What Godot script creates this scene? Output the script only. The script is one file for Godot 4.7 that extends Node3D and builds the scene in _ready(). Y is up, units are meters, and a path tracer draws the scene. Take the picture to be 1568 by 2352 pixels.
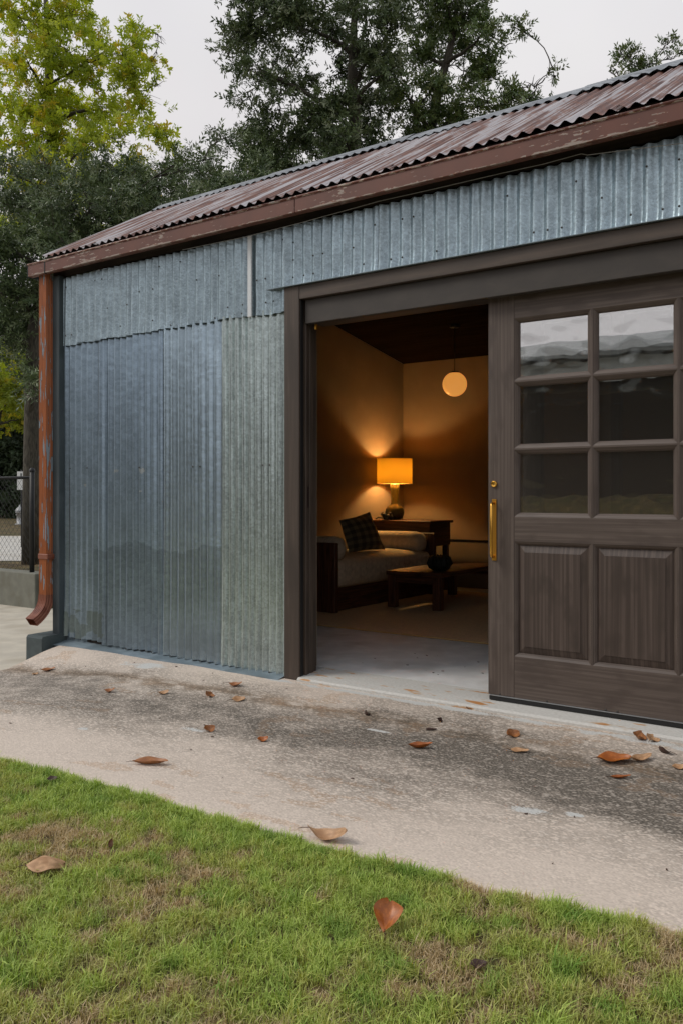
extends Node3D
# A corrugated metal shed with a sliding glazed door, a lamp-lit room, concrete apron, lawn and oaks.
# World: x runs along the facade (right), y up, -z into the room. The door's front face is z = 0.

const FOCAL := 1970.0
const CAM := Vector3(0, 1.08, 4.014)
var rng := RandomNumberGenerator.new()
var M := {}
var taken := {}

# ---------------------------------------------------------------- pixels of a 1568 x 2352 view -> directions
func dir_of(px: float, py: float) -> Vector3:
	var r := (px - 784.0) / FOCAL
	return Vector3(r * 0.8163 - 0.5777, (1133.0 - py) / FOCAL, -(r * 0.5777 + 0.8163))
func at(px: float, py: float, depth: float) -> Vector3:
	return CAM + dir_of(px, py) * depth
func on_ground(px: float, py: float) -> Vector3:
	var d := dir_of(px, py)
	var p := CAM
	var y := -0.03
	for i in 6:
		p = CAM + d * ((y - CAM.y) / d.y)
		y = lawn_y(p.x, p.z) if p.z > lawn_edge(p.x) else ground_y(p.x, p.z)
	return p
func ground_y(x: float, z: float) -> float:
	var left := smoothstep(-5.2, -5.46, x) * (0.55 + 0.45 * smoothstep(-0.2, 0.35, z))
	return -0.006 - 0.185 * left - 0.036 * smoothstep(0.05, 0.75, z) - 0.075 * smoothstep(-3.9, -5.1, x) * smoothstep(0.12, 0.6, z) * (1.0 - left) 
func lawn_edge(x: float) -> float:
	return 1.80 - 0.049 * (x + 0.75) + 0.012 * sin(x * 3.1) + 0.006 * sin(x * 11.0)
func lawn_y(x: float, z: float) -> float:
	return -0.05 + 0.012 * sin(x * 1.7 + z) * sin(z * 1.3)

# ---------------------------------------------------------------- mesh helper
class MB:
	var st := SurfaceTool.new()
	var n := 0
	func _init(smooth := false):
		st.begin(Mesh.PRIMITIVE_TRIANGLES)
		st.set_smooth_group(0 if smooth else -1)
	func smooth(on: bool): st.set_smooth_group(0 if on else -1)
	func tri(a: Vector3, b: Vector3, c: Vector3, out: Vector3, ua := Vector2.ZERO, ub := Vector2.ZERO, uc := Vector2.ZERO):
		var nn := (c - a).cross(b - a)
		n += 1
		if nn.dot(out) < 0:
			st.set_uv(ua); st.add_vertex(a); st.set_uv(uc); st.add_vertex(c); st.set_uv(ub); st.add_vertex(b)
		else:
			st.set_uv(ua); st.add_vertex(a); st.set_uv(ub); st.add_vertex(b); st.set_uv(uc); st.add_vertex(c)
	func quad(a: Vector3, b: Vector3, c: Vector3, d: Vector3, out: Vector3, ua := Vector2.ZERO, ub := Vector2.ZERO, uc := Vector2.ZERO, ud := Vector2.ZERO):
		tri(a, b, c, out, ua, ub, uc)
		tri(a, c, d, out, ua, uc, ud)
	# chamfered box between two corners; grain: axis that texture u follows
	func box(lo: Vector3, hi: Vector3, bev := 0.002, grain := 0, uo := Vector2.ZERO, xf := Transform3D.IDENTITY):
		var c := (lo + hi) / 2
		var h := (hi - lo) / 2
		bev = min(bev, 0.45 * min(h.x, min(h.y, h.z)))
		for ax in 3:
			var b1 := (ax + 1) % 3
			var b2 := (ax + 2) % 3
			var ua := b1
			var va := b2
			if grain == b2 or (grain == ax and h[b2] > h[b1]):
				ua = b2; va = b1
			for s in [-1.0, 1.0]:
				var pts := []
				for k in [[-1, -1], [1, -1], [1, 1], [-1, 1]]:
					var p := Vector3.ZERO
					p[ax] = s * h[ax]; p[b1] = k[0] * (h[b1] - bev); p[b2] = k[1] * (h[b2] - bev)
					pts.append(p)
				var out := Vector3.ZERO; out[ax] = s
				_face(pts, out, c, ua, va, uo, xf)
		if bev <= 0: return
		for ax in 3:
			var b1 := (ax + 1) % 3
			var b2 := (ax + 2) % 3
			for s1 in [-1.0, 1.0]:
				for s2 in [-1.0, 1.0]:
					var pts := []
					for k in [[-1, 0], [1, 0], [1, 1], [-1, 1]]:
						var p := Vector3.ZERO
						p[ax] = k[0] * (h[ax] - bev)
						p[b1] = s1 * (h[b1] - (bev if k[1] == 1 else 0.0)); p[b2] = s2 * (h[b2] - (0.0 if k[1] == 1 else bev))
						pts.append(p)
					var out := Vector3.ZERO; out[b1] = s1; out[b2] = s2
					_face(pts, out, c, ax, b1, uo, xf)
		for sx in [-1.0, 1.0]:
			for sy in [-1.0, 1.0]:
				for sz in [-1.0, 1.0]:
					var a := Vector3(sx * h.x, sy * (h.y - bev), sz * (h.z - bev))
					var b := Vector3(sx * (h.x - bev), sy * h.y, sz * (h.z - bev))
					var d := Vector3(sx * (h.x - bev), sy * (h.y - bev), sz * h.z)
					tri(xf * (a + c), xf * (b + c), xf * (d + c), xf.basis * Vector3(sx, sy, sz), uo, uo, uo)
	func _face(p: Array, out: Vector3, c: Vector3, ua: int, va: int, uo: Vector2, xf: Transform3D):
		var q := []
		var u := []
		for v in p:
			var w: Vector3 = v + c
			q.append(xf * w); u.append(Vector2(w[ua], w[va]) + uo)
		quad(q[0], q[1], q[2], q[3], xf.basis * out, u[0], u[1], u[2], u[3])
	# tube along points with radii
	func tube(pts: Array, rad: Array, sides := 6, caps := true):
		var rings := []
		var up := Vector3.UP
		var run := 0.0
		for i in pts.size():
			var t: Vector3 = (pts[min(i + 1, pts.size() - 1)] - pts[max(i - 1, 0)]).normalized()
			if abs(t.dot(up)) > 0.95: up = Vector3.RIGHT if abs(t.x) < 0.9 else Vector3.FORWARD
			var a := t.cross(up).normalized()
			var b := t.cross(a).normalized()
			up = a.cross(t).normalized() * -1.0 if false else up
			var ring := []
			for k in sides:
				var an := TAU * k / sides
				ring.append(pts[i] + (a * cos(an) + b * sin(an)) * rad[i])
			rings.append(ring)
		for i in pts.size() - 1:
			var seg: float = (pts[i + 1] - pts[i]).length()
			for k in sides:
				var k2 := (k + 1) % sides
				var mid: Vector3 = (pts[i] + pts[i + 1]) / 2
				var u0: float = TAU * rad[i] * k / sides
				var u1: float = TAU * rad[i] * (k + 1) / sides
				quad(rings[i][k], rings[i][k2], rings[i + 1][k2], rings[i + 1][k], (rings[i][k] + rings[i + 1][k2]) / 2 - mid, Vector2(run, u0), Vector2(run, u1), Vector2(run + seg, u1), Vector2(run + seg, u0))
			run += seg
		if caps:
			for e in [0, pts.size() - 1]:
				var o: Vector3 = (pts[0] - pts[1]) if e == 0 else (pts[e] - pts[e - 1])
				for k in range(1, sides - 1):
					tri(rings[e][0], rings[e][k], rings[e][k + 1], o)
	# lathe about the y axis at c; profile of Vector2(radius, y)
	func lathe(c: Vector3, prof: Array, sides := 24):
		for i in prof.size() - 1:
			var dr: Vector2 = prof[i + 1] - prof[i]
			for k in sides:
				var a0 := TAU * k / sides
				var a1 := TAU * (k + 1) / sides
				var d0 := Vector3(cos(a0), 0, sin(a0))
				var d1 := Vector3(cos(a1), 0, sin(a1))
				var out := (d0 + d1).normalized() * dr.y + Vector3(0, -dr.x, 0)
				var p: Vector2 = prof[i]
				var q: Vector2 = prof[i + 1]
				var A := c + d0 * p.x + Vector3(0, p.y, 0)
				var B := c + d1 * p.x + Vector3(0, p.y, 0)
				var C := c + d1 * q.x + Vector3(0, q.y, 0)
				var D := c + d0 * q.x + Vector3(0, q.y, 0)
				if p.x > 0.00001: tri(A, B, C, out, Vector2(a0, p.y), Vector2(a1, p.y), Vector2(a1, q.y))
				if q.x > 0.00001: tri(A, C, D, out, Vector2(a0, p.y), Vector2(a1, q.y), Vector2(a0, q.y))
	# extrude a closed 2-D outline (in z, y) along x
	func extrude_x(outline: Array, x0: float, x1: float, caps := true):
		var c := Vector2.ZERO
		for p in outline: c += p / outline.size()
		var run := 0.0
		for i in outline.size():
			var a: Vector2 = outline[i]
			var b: Vector2 = outline[(i + 1) % outline.size()]
			var m := (a + b) / 2 - c
			var e := b - a
			var nn := Vector2(e.y, -e.x)
			if nn.dot(m) < 0: nn = -nn
			quad(Vector3(x0, a.y, a.x), Vector3(x1, a.y, a.x), Vector3(x1, b.y, b.x), Vector3(x0, b.y, b.x), Vector3(0, nn.y, nn.x), Vector2(x0, run), Vector2(x1, run), Vector2(x1, run + e.length()), Vector2(x0, run + e.length()))
			run += e.length()
		if caps:
			for s in [[x0, -1.0], [x1, 1.0]]:
				for i in range(1, outline.size() - 1):
					var a: Vector2 = outline[0]
					var b: Vector2 = outline[i]
					var d: Vector2 = outline[i + 1]
					tri(Vector3(s[0], a.y, a.x), Vector3(s[0], b.y, b.x), Vector3(s[0], d.y, d.x), Vector3(s[1], 0, 0), a, b, d)
	# grid of points [rows][cols] with uv per point; out: rough outward direction
	func grid(p: Array, uv: Array, out: Vector3):
		for j in p.size() - 1:
			for i in p[j].size() - 1:
				quad(p[j][i], p[j][i + 1], p[j + 1][i + 1], p[j + 1][i], out, uv[j][i], uv[j][i + 1], uv[j + 1][i + 1], uv[j + 1][i])
	func mesh(m: Material) -> ArrayMesh:
		st.generate_normals()
		st.set_material(m)
		return st.commit()

func numbered(called: String) -> String:
	if not taken.has(called):
		taken[called] = 0
		return called
	taken[called] += 1
	return "%s_%03d" % [called, taken[called]]
func obj(called: String, mb: MB, m: Material, parent: Node = self) -> MeshInstance3D:
	var o := MeshInstance3D.new()
	o.mesh = mb.mesh(m)
	o.name = numbered(called) if parent == self else called
	parent.add_child(o, true)
	return o
func inst(called: String, mesh: Mesh, parent: Node = self) -> MeshInstance3D:
	var o := MeshInstance3D.new()
	o.mesh = mesh
	o.name = numbered(called) if parent == self else called
	parent.add_child(o, true)
	return o
func tag(o: Node, label: String, category: String, group := "") -> Node:
	o.set_meta("label", label); o.set_meta("category", category)
	if group != "": o.set_meta("group", group)
	return o
func thing(called: String, label: String, category: String, where := Vector3.ZERO, turn := 0.0, group := "") -> Node3D:
	var o := Node3D.new()
	o.name = numbered(called)
	add_child(o)
	o.position = where; o.rotation.y = turn
	tag(o, label, category, group)
	return o
func structure(o: Node) -> Node:
	o.set_meta("kind", "structure")
	return o
func stuff(o: Node) -> Node:
	o.set_meta("kind", "stuff")
	return o
func box_obj(called: String, lo: Vector3, hi: Vector3, m: Material, parent: Node = self, bev := 0.002, grain := 0) -> MeshInstance3D:
	var b := MB.new()
	b.box(lo, hi, bev, grain, Vector2(rng.randf(), rng.randf()) * 3.0)
	return obj(called, b, m, parent)

# ---------------------------------------------------------------- textures
func noise_img(w: int, h: int, freq: float, octaves: int, sd: int, kind := FastNoiseLite.TYPE_SIMPLEX_SMOOTH, seamless := true) -> Image:
	var n := FastNoiseLite.new()
	n.noise_type = kind; n.seed = sd; n.frequency = freq
	n.fractal_type = FastNoiseLite.FRACTAL_FBM if octaves > 1 else FastNoiseLite.FRACTAL_NONE
	n.fractal_octaves = octaves
	if kind == FastNoiseLite.TYPE_CELLULAR:
		n.cellular_return_type = FastNoiseLite.RETURN_CELL_VALUE
	var im: Image = n.get_seamless_image(w, h, false, false, 0.15) if seamless else n.get_image(w, h)
	im.convert(Image.FORMAT_L8)
	return im
# bytes of a noise, made at (w, h) and stretched to (tw, th)
func nb(tw: int, th: int, w: int, h: int, freq: float, octaves: int, sd: int, kind := FastNoiseLite.TYPE_SIMPLEX_SMOOTH, seamless := true) -> PackedByteArray:
	var im := noise_img(w, h, freq, octaves, sd, kind, seamless)
	if w != tw or h != th: im.resize(tw, th, Image.INTERPOLATE_CUBIC)
	return im.get_data()
func tex(w: int, h: int, data: PackedByteArray) -> ImageTexture:
	var im := Image.create_from_data(w, h, false, Image.FORMAT_RGB8, data)
	im.generate_mipmaps()
	return ImageTexture.create_from_image(im)
func normal_tex(w: int, h: int, height: PackedByteArray, strength: float) -> ImageTexture:
	var im := Image.create_from_data(w, h, false, Image.FORMAT_L8, height)
	im.convert(Image.FORMAT_RGBA8)
	im.bump_map_to_normal_map(strength)
	return ImageTexture.create_from_image(im)
func put(d: PackedByteArray, i: int, c: Color):
	d[i * 3] = int(clampf(c.r, 0, 1) * 255); d[i * 3 + 1] = int(clampf(c.g, 0, 1) * 255); d[i * 3 + 2] = int(clampf(c.b, 0, 1) * 255)
func mat(called: String, color: Color, rough: float, metal := 0.0, t: Texture2D = null, scale := Vector2.ONE, nt: Texture2D = null, ns := 1.0, tri := false) -> StandardMaterial3D:
	var m := StandardMaterial3D.new()
	m.resource_name = called
	m.albedo_color = color; m.roughness = rough; m.metallic = metal
	m.albedo_texture = t
	m.uv1_scale = Vector3(scale.x, scale.y, scale.x)
	if nt:
		m.normal_enabled = true; m.normal_texture = nt; m.normal_scale = ns
	if tri:
		m.uv1_triplanar = true
	m.texture_filter = BaseMaterial3D.TEXTURE_FILTER_LINEAR_WITH_MIPMAPS_ANISOTROPIC
	M[called] = m
	return m
func srgb(r: int, g: int, b: int) -> Color:
	return Color(r / 255.0, g / 255.0, b / 255.0)
# two colours mixed by stretched noises: a plain grained surface
func grained(w: int, h: int, a: Color, b: Color, c: Color, sd: int, stretch: int, fine := 0.35, spots := 0.0) -> Array:
	var n1 := nb(w, h, max(8, w / stretch), h, 0.03, 4, sd) if stretch > 0 else nb(w, h, w, h, 0.012, 4, sd)
	var n2 := nb(w, h, max(8, w / (stretch * 2)), h, 0.22, 2, sd + 1) if stretch > 0 else nb(w, h, w, h, 0.25, 2, sd + 1)
	var n3 := nb(w, h, w, h, 0.006, 3, sd + 2)
	var out := PackedByteArray(); out.resize(w * h * 3)
	var hh := PackedByteArray(); hh.resize(w * h)
	for i in w * h:
		var v := n1[i] / 255.0
		var f := (n2[i] / 255.0 - 0.5) * fine
		var g := n3[i] / 255.0
		var col := a.lerp(b, clampf((v - 0.3) * 1.8 + f, 0, 1)).lerp(c, clampf((g - 0.55) * 2.2, 0, 0.8))
		if spots > 0 and n2[i] > 235: col = col.lerp(c, spots)
		put(out, i, col)
		hh[i] = int(clampf(0.5 + (v - 0.5) * 0.5 + f, 0, 1) * 255)
	return [tex(w, h, out), hh]

func make_sky() -> Sky:
	# an even overcast: pale, faintly blue overhead and faintly rosy low down, with soft cloud
	var w := 512
	var h := 256
	var n := nb(w, h, w, h, 0.012, 4, 5, FastNoiseLite.TYPE_SIMPLEX_SMOOTH, true)
	var d := PackedByteArray(); d.resize(w * h * 3)
	for j in h:
		var up := clampf(1.0 - j / (h * 0.5), 0, 1)
		for i in w:
			var k := (n[j * w + i] / 255.0 - 0.5) * 0.14
			var c := srgb(231, 226, 226).lerp(srgb(212, 218, 228), smoothstep(0.05, 0.8, up))
			if j >= h / 2: c = srgb(120, 118, 108)
			put(d, j * w + i, Color(c.r + k, c.g + k, c.b + k * 0.85))
	var pm := PanoramaSkyMaterial.new()
	pm.panorama = ImageTexture.create_from_image(Image.create_from_data(w, h, false, Image.FORMAT_RGB8, d))
	pm.energy_multiplier = 1.0
	var s := Sky.new()
	s.sky_material = pm
	return s

func make_materials():
	# --- galvanised sheets, spangled; u = x in metres, v = y in metres
	var w := 1024
	var h := 1024
	var cell := nb(w, h, w, h, 0.11, 1, 11, FastNoiseLite.TYPE_CELLULAR)
	var fine := nb(w, h, w, h, 0.2, 3, 12)
	var streak := nb(w, h, w, 64, 0.02, 3, 13)
	var blot := nb(w, h, w, h, 0.008, 4, 14)
	var d := PackedByteArray(); d.resize(w * h * 3)
	for i in w * h:
		var v := 0.77 + (cell[i] / 255.0 - 0.5) * 0.12 + (fine[i] / 255.0 - 0.5) * 0.20 + (streak[i] / 255.0 - 0.5) * 0.10 + (blot[i] / 255.0 - 0.5) * 0.10
		put(d, i, Color(v * 0.93, v * 1.0, v * 1.035))
	var galv := tex(w, h, d)
	var galv_n := normal_tex(512, 512, nb(512, 512, 512, 512, 0.06, 3, 15), 1.2)
	mat("galvanised_upper", Color(0.865, 0.893, 0.905), 0.34, 0.7, galv, Vector2(1, 1), galv_n, 0.25)
	mat("galvanised_pale", Color(1.0, 1.0, 0.965), 0.25, 0.6, galv, Vector2(1.3, 0.8), galv_n, 0.25)
	mat("galvanised_plain", Color(0.9, 0.95, 0.97), 0.46, 0.4, galv, Vector2(1, 1), galv_n, 0.25)
	# --- the older lower sheets: one sheet of stains over the whole wall, 2.2 m square from (-5.35, -0.02)
	var d2 := PackedByteArray(); d2.resize(w * h * 3)
	var tide := nb(w, 1, w, 8, 0.01, 3, 21, FastNoiseLite.TYPE_SIMPLEX_SMOOTH, false) if false else PackedByteArray()
	var marks := [[0.29, 0.33, 0.012, 0.005], [0.412, 0.328, 0.006, 0.009], [0.42, 0.40, 0.004, 0.010], [0.408, 0.395, 0.007, 0.003], [0.135, 0.372, 0.003, 0.006], [0.60, 0.34, 0.003, 0.012]]
	for j in h:
		var y := 1.0 - float(j) / h
		for i in w:
			var k := j * w + i
			var v := 0.775 + (cell[k] / 255.0 - 0.5) * 0.07 + (fine[k] / 255.0 - 0.5) * 0.09 + (streak[k] / 255.0 - 0.5) * 0.06 + (blot[k] / 255.0 - 0.5) * 0.07
			var c := Color(v * 0.895, v * 0.975, v * 1.04)
			# water mark left by an old splash line: darker zinc below an uneven edge
			var edge := 0.335 + 0.012 * sin(i * 0.02) + (streak[i] / 255.0 - 0.5) * 0.02
			if y < edge and i > w * 0.17:
				c = c.darkened(0.1)
			# algae near the foot of the first sheet, patchy
			if y < 0.12 and i < w * 0.26 and blot[k] > 120:
				c = c.lerp(Color(0.45, 0.47, 0.38), 0.35)
			put(d2, k, c)
	for m in marks:
		for jj in range(-14, 15):
			for ii in range(-12, 13):
				var fx: float = ii / (m[2] * w)
				var fy: float = jj / (m[3] * h)
				var x := int(m[0] * w) + ii
				var yy := int((m[1] + 0.1) * h) + jj
				if fx * fx + fy * fy * (1.0 + 2.0 * fx * fx) < (fine[(yy * w + x) % (w * h)] + cell[(yy * w + x) % (w * h)] - 170) / 130.0 and x > 0 and x < w:
					put(d2, yy * w + x, Color(0.86, 0.87, 0.86))
	var lower_tex := tex(w, h, d2)
	mat("galvanised_lower", Color(0.88, 0.91, 0.93), 0.30, 0.75, lower_tex, Vector2(1, 1), galv_n, 0.14)
	mat("galvanised_newer", Color(0.97, 0.99, 0.99), 0.27, 0.75, lower_tex, Vector2(1, 1), galv_n, 0.14)
	# --- rusty roof sheets: u across the sheet (x), v down the slope
	var rw := 1024
	var rh := 512
	var r1 := nb(rw, rh, rw, 16, 0.012, 3, 31)
	var r2 := nb(rw, rh, rw, 10, 0.16, 3, 32)
	var r3 := nb(rw, rh, rw, rh, 0.03, 4, 33)
	var d3 := PackedByteArray(); d3.resize(rw * rh * 3)
	for i in rw * rh:
		var a := r1[i] / 255.0
		var b := r2[i] / 255.0
		var e := r3[i] / 255.0
		var c := srgb(102, 72, 62).lerp(srgb(142, 98, 80), b)
		c = c.lerp(srgb(98, 72, 68), smoothstep(0.35, 0.7, e) * 0.7)
		c = c.lerp(srgb(176, 172, 174), smoothstep(0.42, 0.62, a * 0.38 + b * 0.52 + e * 0.12))
		c = c.lerp(srgb(74, 50, 44), smoothstep(0.62, 0.8, 1.0 - b) * 0.5)
		put(d3, i, c)
	mat("rusty_sheet", Color(1, 1, 1), 0.62, 0.12, tex(rw, rh, d3), Vector2(0.42, 0.8))
	var g1 := grained(512, 512, srgb(118, 122, 126), srgb(160, 164, 168), srgb(84, 86, 90), 41, 3, 0.5)
	mat("ridge_metal", Color(1, 1, 1), 0.55, 0.3, g1[0], Vector2(0.7, 2.0))
	# --- peeling brown paint over pale wood primer; u along the board
	var gw := 2048
	var gh := 128
	var p1 := nb(gw, gh, 192, gh, 0.09, 4, 51)
	var p2 := nb(gw, gh, 256, gh, 0.2, 3, 52)
	var p3 := nb(gw, gh, gw, gh, 0.004, 3, 53)
	var d4 := PackedByteArray(); d4.resize(gw * gh * 3)
	for j in gh:
		var v := float(j) / gh
		# paint flakes most along the arrises of the front face (v .28-.34 and .62-.68)
		var edge := exp(-pow((v - 0.31) / 0.025, 2)) + exp(-pow((v - 0.595) / 0.02, 2))
		for i in gw:
			var k := j * gw + i
			var wear := p1[k] / 255.0 * 0.6 + p2[k] / 255.0 * 0.4 + edge * 0.30 + (p3[k] / 255.0 - 0.5) * 0.35
			var c := srgb(108, 64, 50).lerp(srgb(90, 54, 44), p3[k] / 255.0)
			if wear > 0.70: c = srgb(150, 136, 126)
			elif wear > 0.685: c = srgb(134, 76, 46)
			put(d4, k, c)
	var dl := PackedByteArray(); dl.resize(512 * 64 * 3)
	var l1 := nb(512, 64, 512, 64, 0.06, 4, 55)
	for i in 512 * 64:
		var c := srgb(104, 64, 52)
		if l1[i] > 150: c = srgb(172, 160, 150)
		elif l1[i] > 138: c = srgb(140, 82, 52)
		put(dl, i, c)
	mat("lip_paint", Color(1, 1, 1), 0.5, 0.0, tex(512, 64, dl), Vector2(0.5, 12.0))
	mat("gutter_paint", Color(1, 1, 1), 0.48, 0.0, tex(gw, gh, d4), Vector2(0.36, 3.55))
	# --- downspout: orange-brown paint worn to blue-grey; u along, v round
	var e1 := nb(1024, 256, 192, 256, 0.045, 4, 61)
	var e2 := nb(1024, 256, 1024, 256, 0.006, 2, 62)
	var d5 := PackedByteArray(); d5.resize(1024 * 256 * 3)
	for i in 1024 * 256:
		var wear := e1[i] / 255.0 * 0.7 + e2[i] / 255.0 * 0.45
		var c := srgb(172, 100, 54).lerp(srgb(140, 80, 46), e1[i] / 255.0)
		if wear > 0.70: c = srgb(136, 150, 160)
		elif wear > 0.68: c = srgb(96, 80, 76)
		put(d5, i, c)
	mat("downspout_paint", Color(1, 1, 1), 0.45, 0.0, tex(1024, 256, d5), Vector2(0.45, 3.0))
	mat("elbow_paint", srgb(138, 90, 72), 0.45, 0.1, grained(256, 256, srgb(240, 225, 215), srgb(255, 250, 245), srgb(170, 110, 80), 63, 4)[0], Vector2(3, 3))
	mat("post_paint", srgb(74, 84, 88), 0.6, 0.0, grained(256, 256, srgb(225, 228, 230), srgb(255, 255, 255), srgb(200, 205, 205), 64, 4)[0], Vector2(1, 1))
	mat("flashing_metal", srgb(140, 154, 162), 0.5, 0.3, grained(256, 256, srgb(225, 228, 230), srgb(255, 255, 255), srgb(190, 195, 195), 65, 2)[0], Vector2(1.5, 1.5))
	mat("casing_paint", srgb(80, 69, 61), 0.55, 0.0, grained(256, 256, srgb(215, 213, 210), srgb(255, 252, 248), srgb(180, 178, 175), 66, 6, 0.5)[0], Vector2(0.8, 3))
	mat("track_cover", srgb(64, 59, 55), 0.6, 0.0, grained(256, 256, srgb(232, 231, 230), srgb(255, 253, 250), srgb(225, 222, 220), 67, 2, 0.6)[0], Vector2(1.2, 1.2))
	mat("shade_toned_wood", srgb(58, 49, 43), 0.8, 0.0, grained(256, 256, srgb(190, 180, 170), srgb(255, 250, 245), srgb(140, 135, 130), 68, 8)[0], Vector2(1, 4))  # brown wood darkened to paint in the deep shade under the eaves
	# --- stained door wood, grain along u
	var g2 := grained(1024, 512, srgb(98, 87, 81), srgb(120, 109, 103), srgb(90, 79, 74), 71, 24, 1.0)
	var wood_n := normal_tex(1024, 512, g2[1], 1.5)
	mat("door_wood", Color(0.82, 0.80, 0.78), 0.55, 0.0, g2[0], Vector2(0.55, 3.2), wood_n, 0.35)
	var g3 := grained(1024, 512, srgb(80, 70, 65), srgb(112, 101, 95), srgb(74, 65, 60), 74, 40, 0.8)
	mat("panel_wood", Color(0.84, 0.81, 0.79), 0.5, 0.0, g3[0], Vector2(0.6, 2.6), wood_n, 0.3)
	var gl := mat("window_glass", Color(0.94, 0.96, 0.96, 0.02), 0.0, 0.0, null, Vector2(1, 1), normal_tex(256, 256, nb(256, 256, 256, 256, 0.012, 2, 77), 3.0), 0.022)
	gl.uv1_scale = Vector3(1.4, 2.2, 1)
	gl.transparency = BaseMaterial3D.TRANSPARENCY_ALPHA
	gl.refraction_enabled = true; gl.refraction_scale = 0.36
	var gt := mat("inner_glass", Color(0.94, 0.96, 0.96, 0.03), 0.0)
	gt.transparency = BaseMaterial3D.TRANSPARENCY_ALPHA
	mat("brass", srgb(232, 178, 84), 0.24, 1.0)
	mat("brass_brushed", srgb(214, 160, 70), 0.36, 1.0)
	mat("black_rubber", srgb(22, 22, 23), 0.6)
	mat("steel", srgb(170, 174, 178), 0.3, 0.9)
	mat("dark_slot", srgb(40, 26, 22), 0.6)
	# --- ground
	make_apron()
	var g4 := grained(512, 512, srgb(206, 206, 205), srgb(222, 222, 221), srgb(188, 186, 182), 81, 0, 0.35)
	mat("floor_concrete", Color(1.0, 1.0, 1.0), 0.6, 0.0, g4[0], Vector2(0.7, 0.7), normal_tex(512, 512, g4[1], 1.0), 0.3, true)
	mat("grey_concrete", srgb(196, 190, 178), 0.85, 0.0, grained(512, 512, srgb(236, 233, 228), srgb(255, 252, 246), srgb(222, 216, 206), 82, 0, 0.6)[0], Vector2(0.5, 0.5), null, 1, true)
	mat("wall_concrete", srgb(124, 126, 118), 0.9, 0.0, M.grey_concrete.albedo_texture, Vector2(1.1, 1.1), null, 1, true)
	mat("painted_block", srgb(72, 84, 88), 0.8, 0.0, M.grey_concrete.albedo_texture, Vector2(2.1, 2.1), null, 1, true)
	# threshold: pale cement with rust stains where iron stood
	var tw := 1024
	var th := 128
	var t1 := nb(tw, th, 400, th, 0.03, 4, 83)
	var t2 := nb(tw, th, tw, th, 0.15, 2, 84)
	var d6 := PackedByteArray(); d6.resize(tw * th * 3)
	for i in tw * th:
		var c := srgb(206, 205, 200).lerp(srgb(182, 180, 174), t2[i] / 255.0)
		var x := float(i % tw) / tw
		var rust := smoothstep(0.75, 0.92, t1[i] / 255.0 + 0.22 * exp(-pow((x - 0.185) / 0.02, 2)) + 0.10 * exp(-pow((x - 0.46) / 0.04, 2)))
		c = c.lerp(srgb(176, 112, 52), rust * 0.85)
		put(d6, i, c)
	mat("threshold_cement", Color(1, 1, 1), 0.7, 0.0, tex(tw, th, d6), Vector2(0.27, 4.0))
	mat("soil", srgb(112, 100, 66), 0.95, 0.0, grained(512, 512, srgb(150, 140, 120), srgb(255, 240, 210), srgb(140, 160, 90), 85, 0, 0.8)[0], Vector2(3, 3), null, 1, true)
	mat("far_ground", srgb(112, 100, 66), 0.95, 0.0, M.soil.albedo_texture, Vector2(0.35, 0.35), null, 1, true)
	mat("street", srgb(196, 196, 194), 0.85, 0.0, M.grey_concrete.albedo_texture, Vector2(0.4, 0.4), null, 1, true)
	# --- room
	mat("plaster", srgb(126, 110, 92), 0.9, 0.0, grained(256, 256, srgb(244, 243, 242), srgb(255, 255, 255), srgb(240, 239, 238), 91, 0, 0.5)[0], Vector2(0.8, 0.8), null, 1, true)
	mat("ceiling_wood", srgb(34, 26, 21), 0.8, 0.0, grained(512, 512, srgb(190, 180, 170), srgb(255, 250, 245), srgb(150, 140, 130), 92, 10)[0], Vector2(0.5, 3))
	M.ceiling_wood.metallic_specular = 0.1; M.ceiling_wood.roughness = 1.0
	# jute: twisted cords running in depth
	var jw := 512
	var jh := 512
	var j1 := nb(jw, jh, jw, 64, 0.3, 2, 93)
	var j2 := nb(jw, jh, jw, jh, 0.02, 3, 94)
	var d7 := PackedByteArray(); d7.resize(jw * jh * 3)
	var hj := PackedByteArray(); hj.resize(jw * jh)
	for j in jh:
		for i in jw:
			var k := j * jw + i
			var rib := 0.5 + 0.5 * sin(TAU * i / 16.0 + 1.5 * sin(TAU * j / 64.0))
			var v := 0.55 + 0.25 * rib + (j1[k] / 255.0 - 0.5) * 0.5 + (j2[k] / 255.0 - 0.5) * 0.3
			put(d7, k, srgb(240, 206, 162).darkened(0.28 - 0.28 * clampf(v, 0, 1)))
			hj[k] = int(clampf(rib * 0.8 + j1[k] / 255.0 * 0.2, 0, 1) * 255)
	mat("jute", Color(1, 1, 1), 0.95, 0.0, tex(jw, jh, d7), Vector2(3, 1.2), normal_tex(jw, jh, hj, 3.0), 0.7)
	mat("jute_edge", srgb(196, 160, 108), 0.95)
	var fab := grained(512, 512, srgb(225, 222, 216), srgb(255, 252, 246), srgb(205, 200, 192), 95, 0, 0.9)
	mat("cream_cloth", srgb(232, 216, 194), 0.95, 0.0, fab[0], Vector2(3, 3), null, 1, true)
	var dw := grained(512, 512, srgb(150, 140, 130), srgb(255, 245, 235), srgb(120, 110, 100), 96, 10, 0.7)
	mat("dark_wood", srgb(122, 82, 60), 0.5, 0.0, dw[0], Vector2(1, 5))
	# plaid cushion
	var cw := 256
	var dc := PackedByteArray(); dc.resize(cw * cw * 3)
	var c1 := nb(cw, cw, cw, cw, 0.3, 2, 97)
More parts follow.
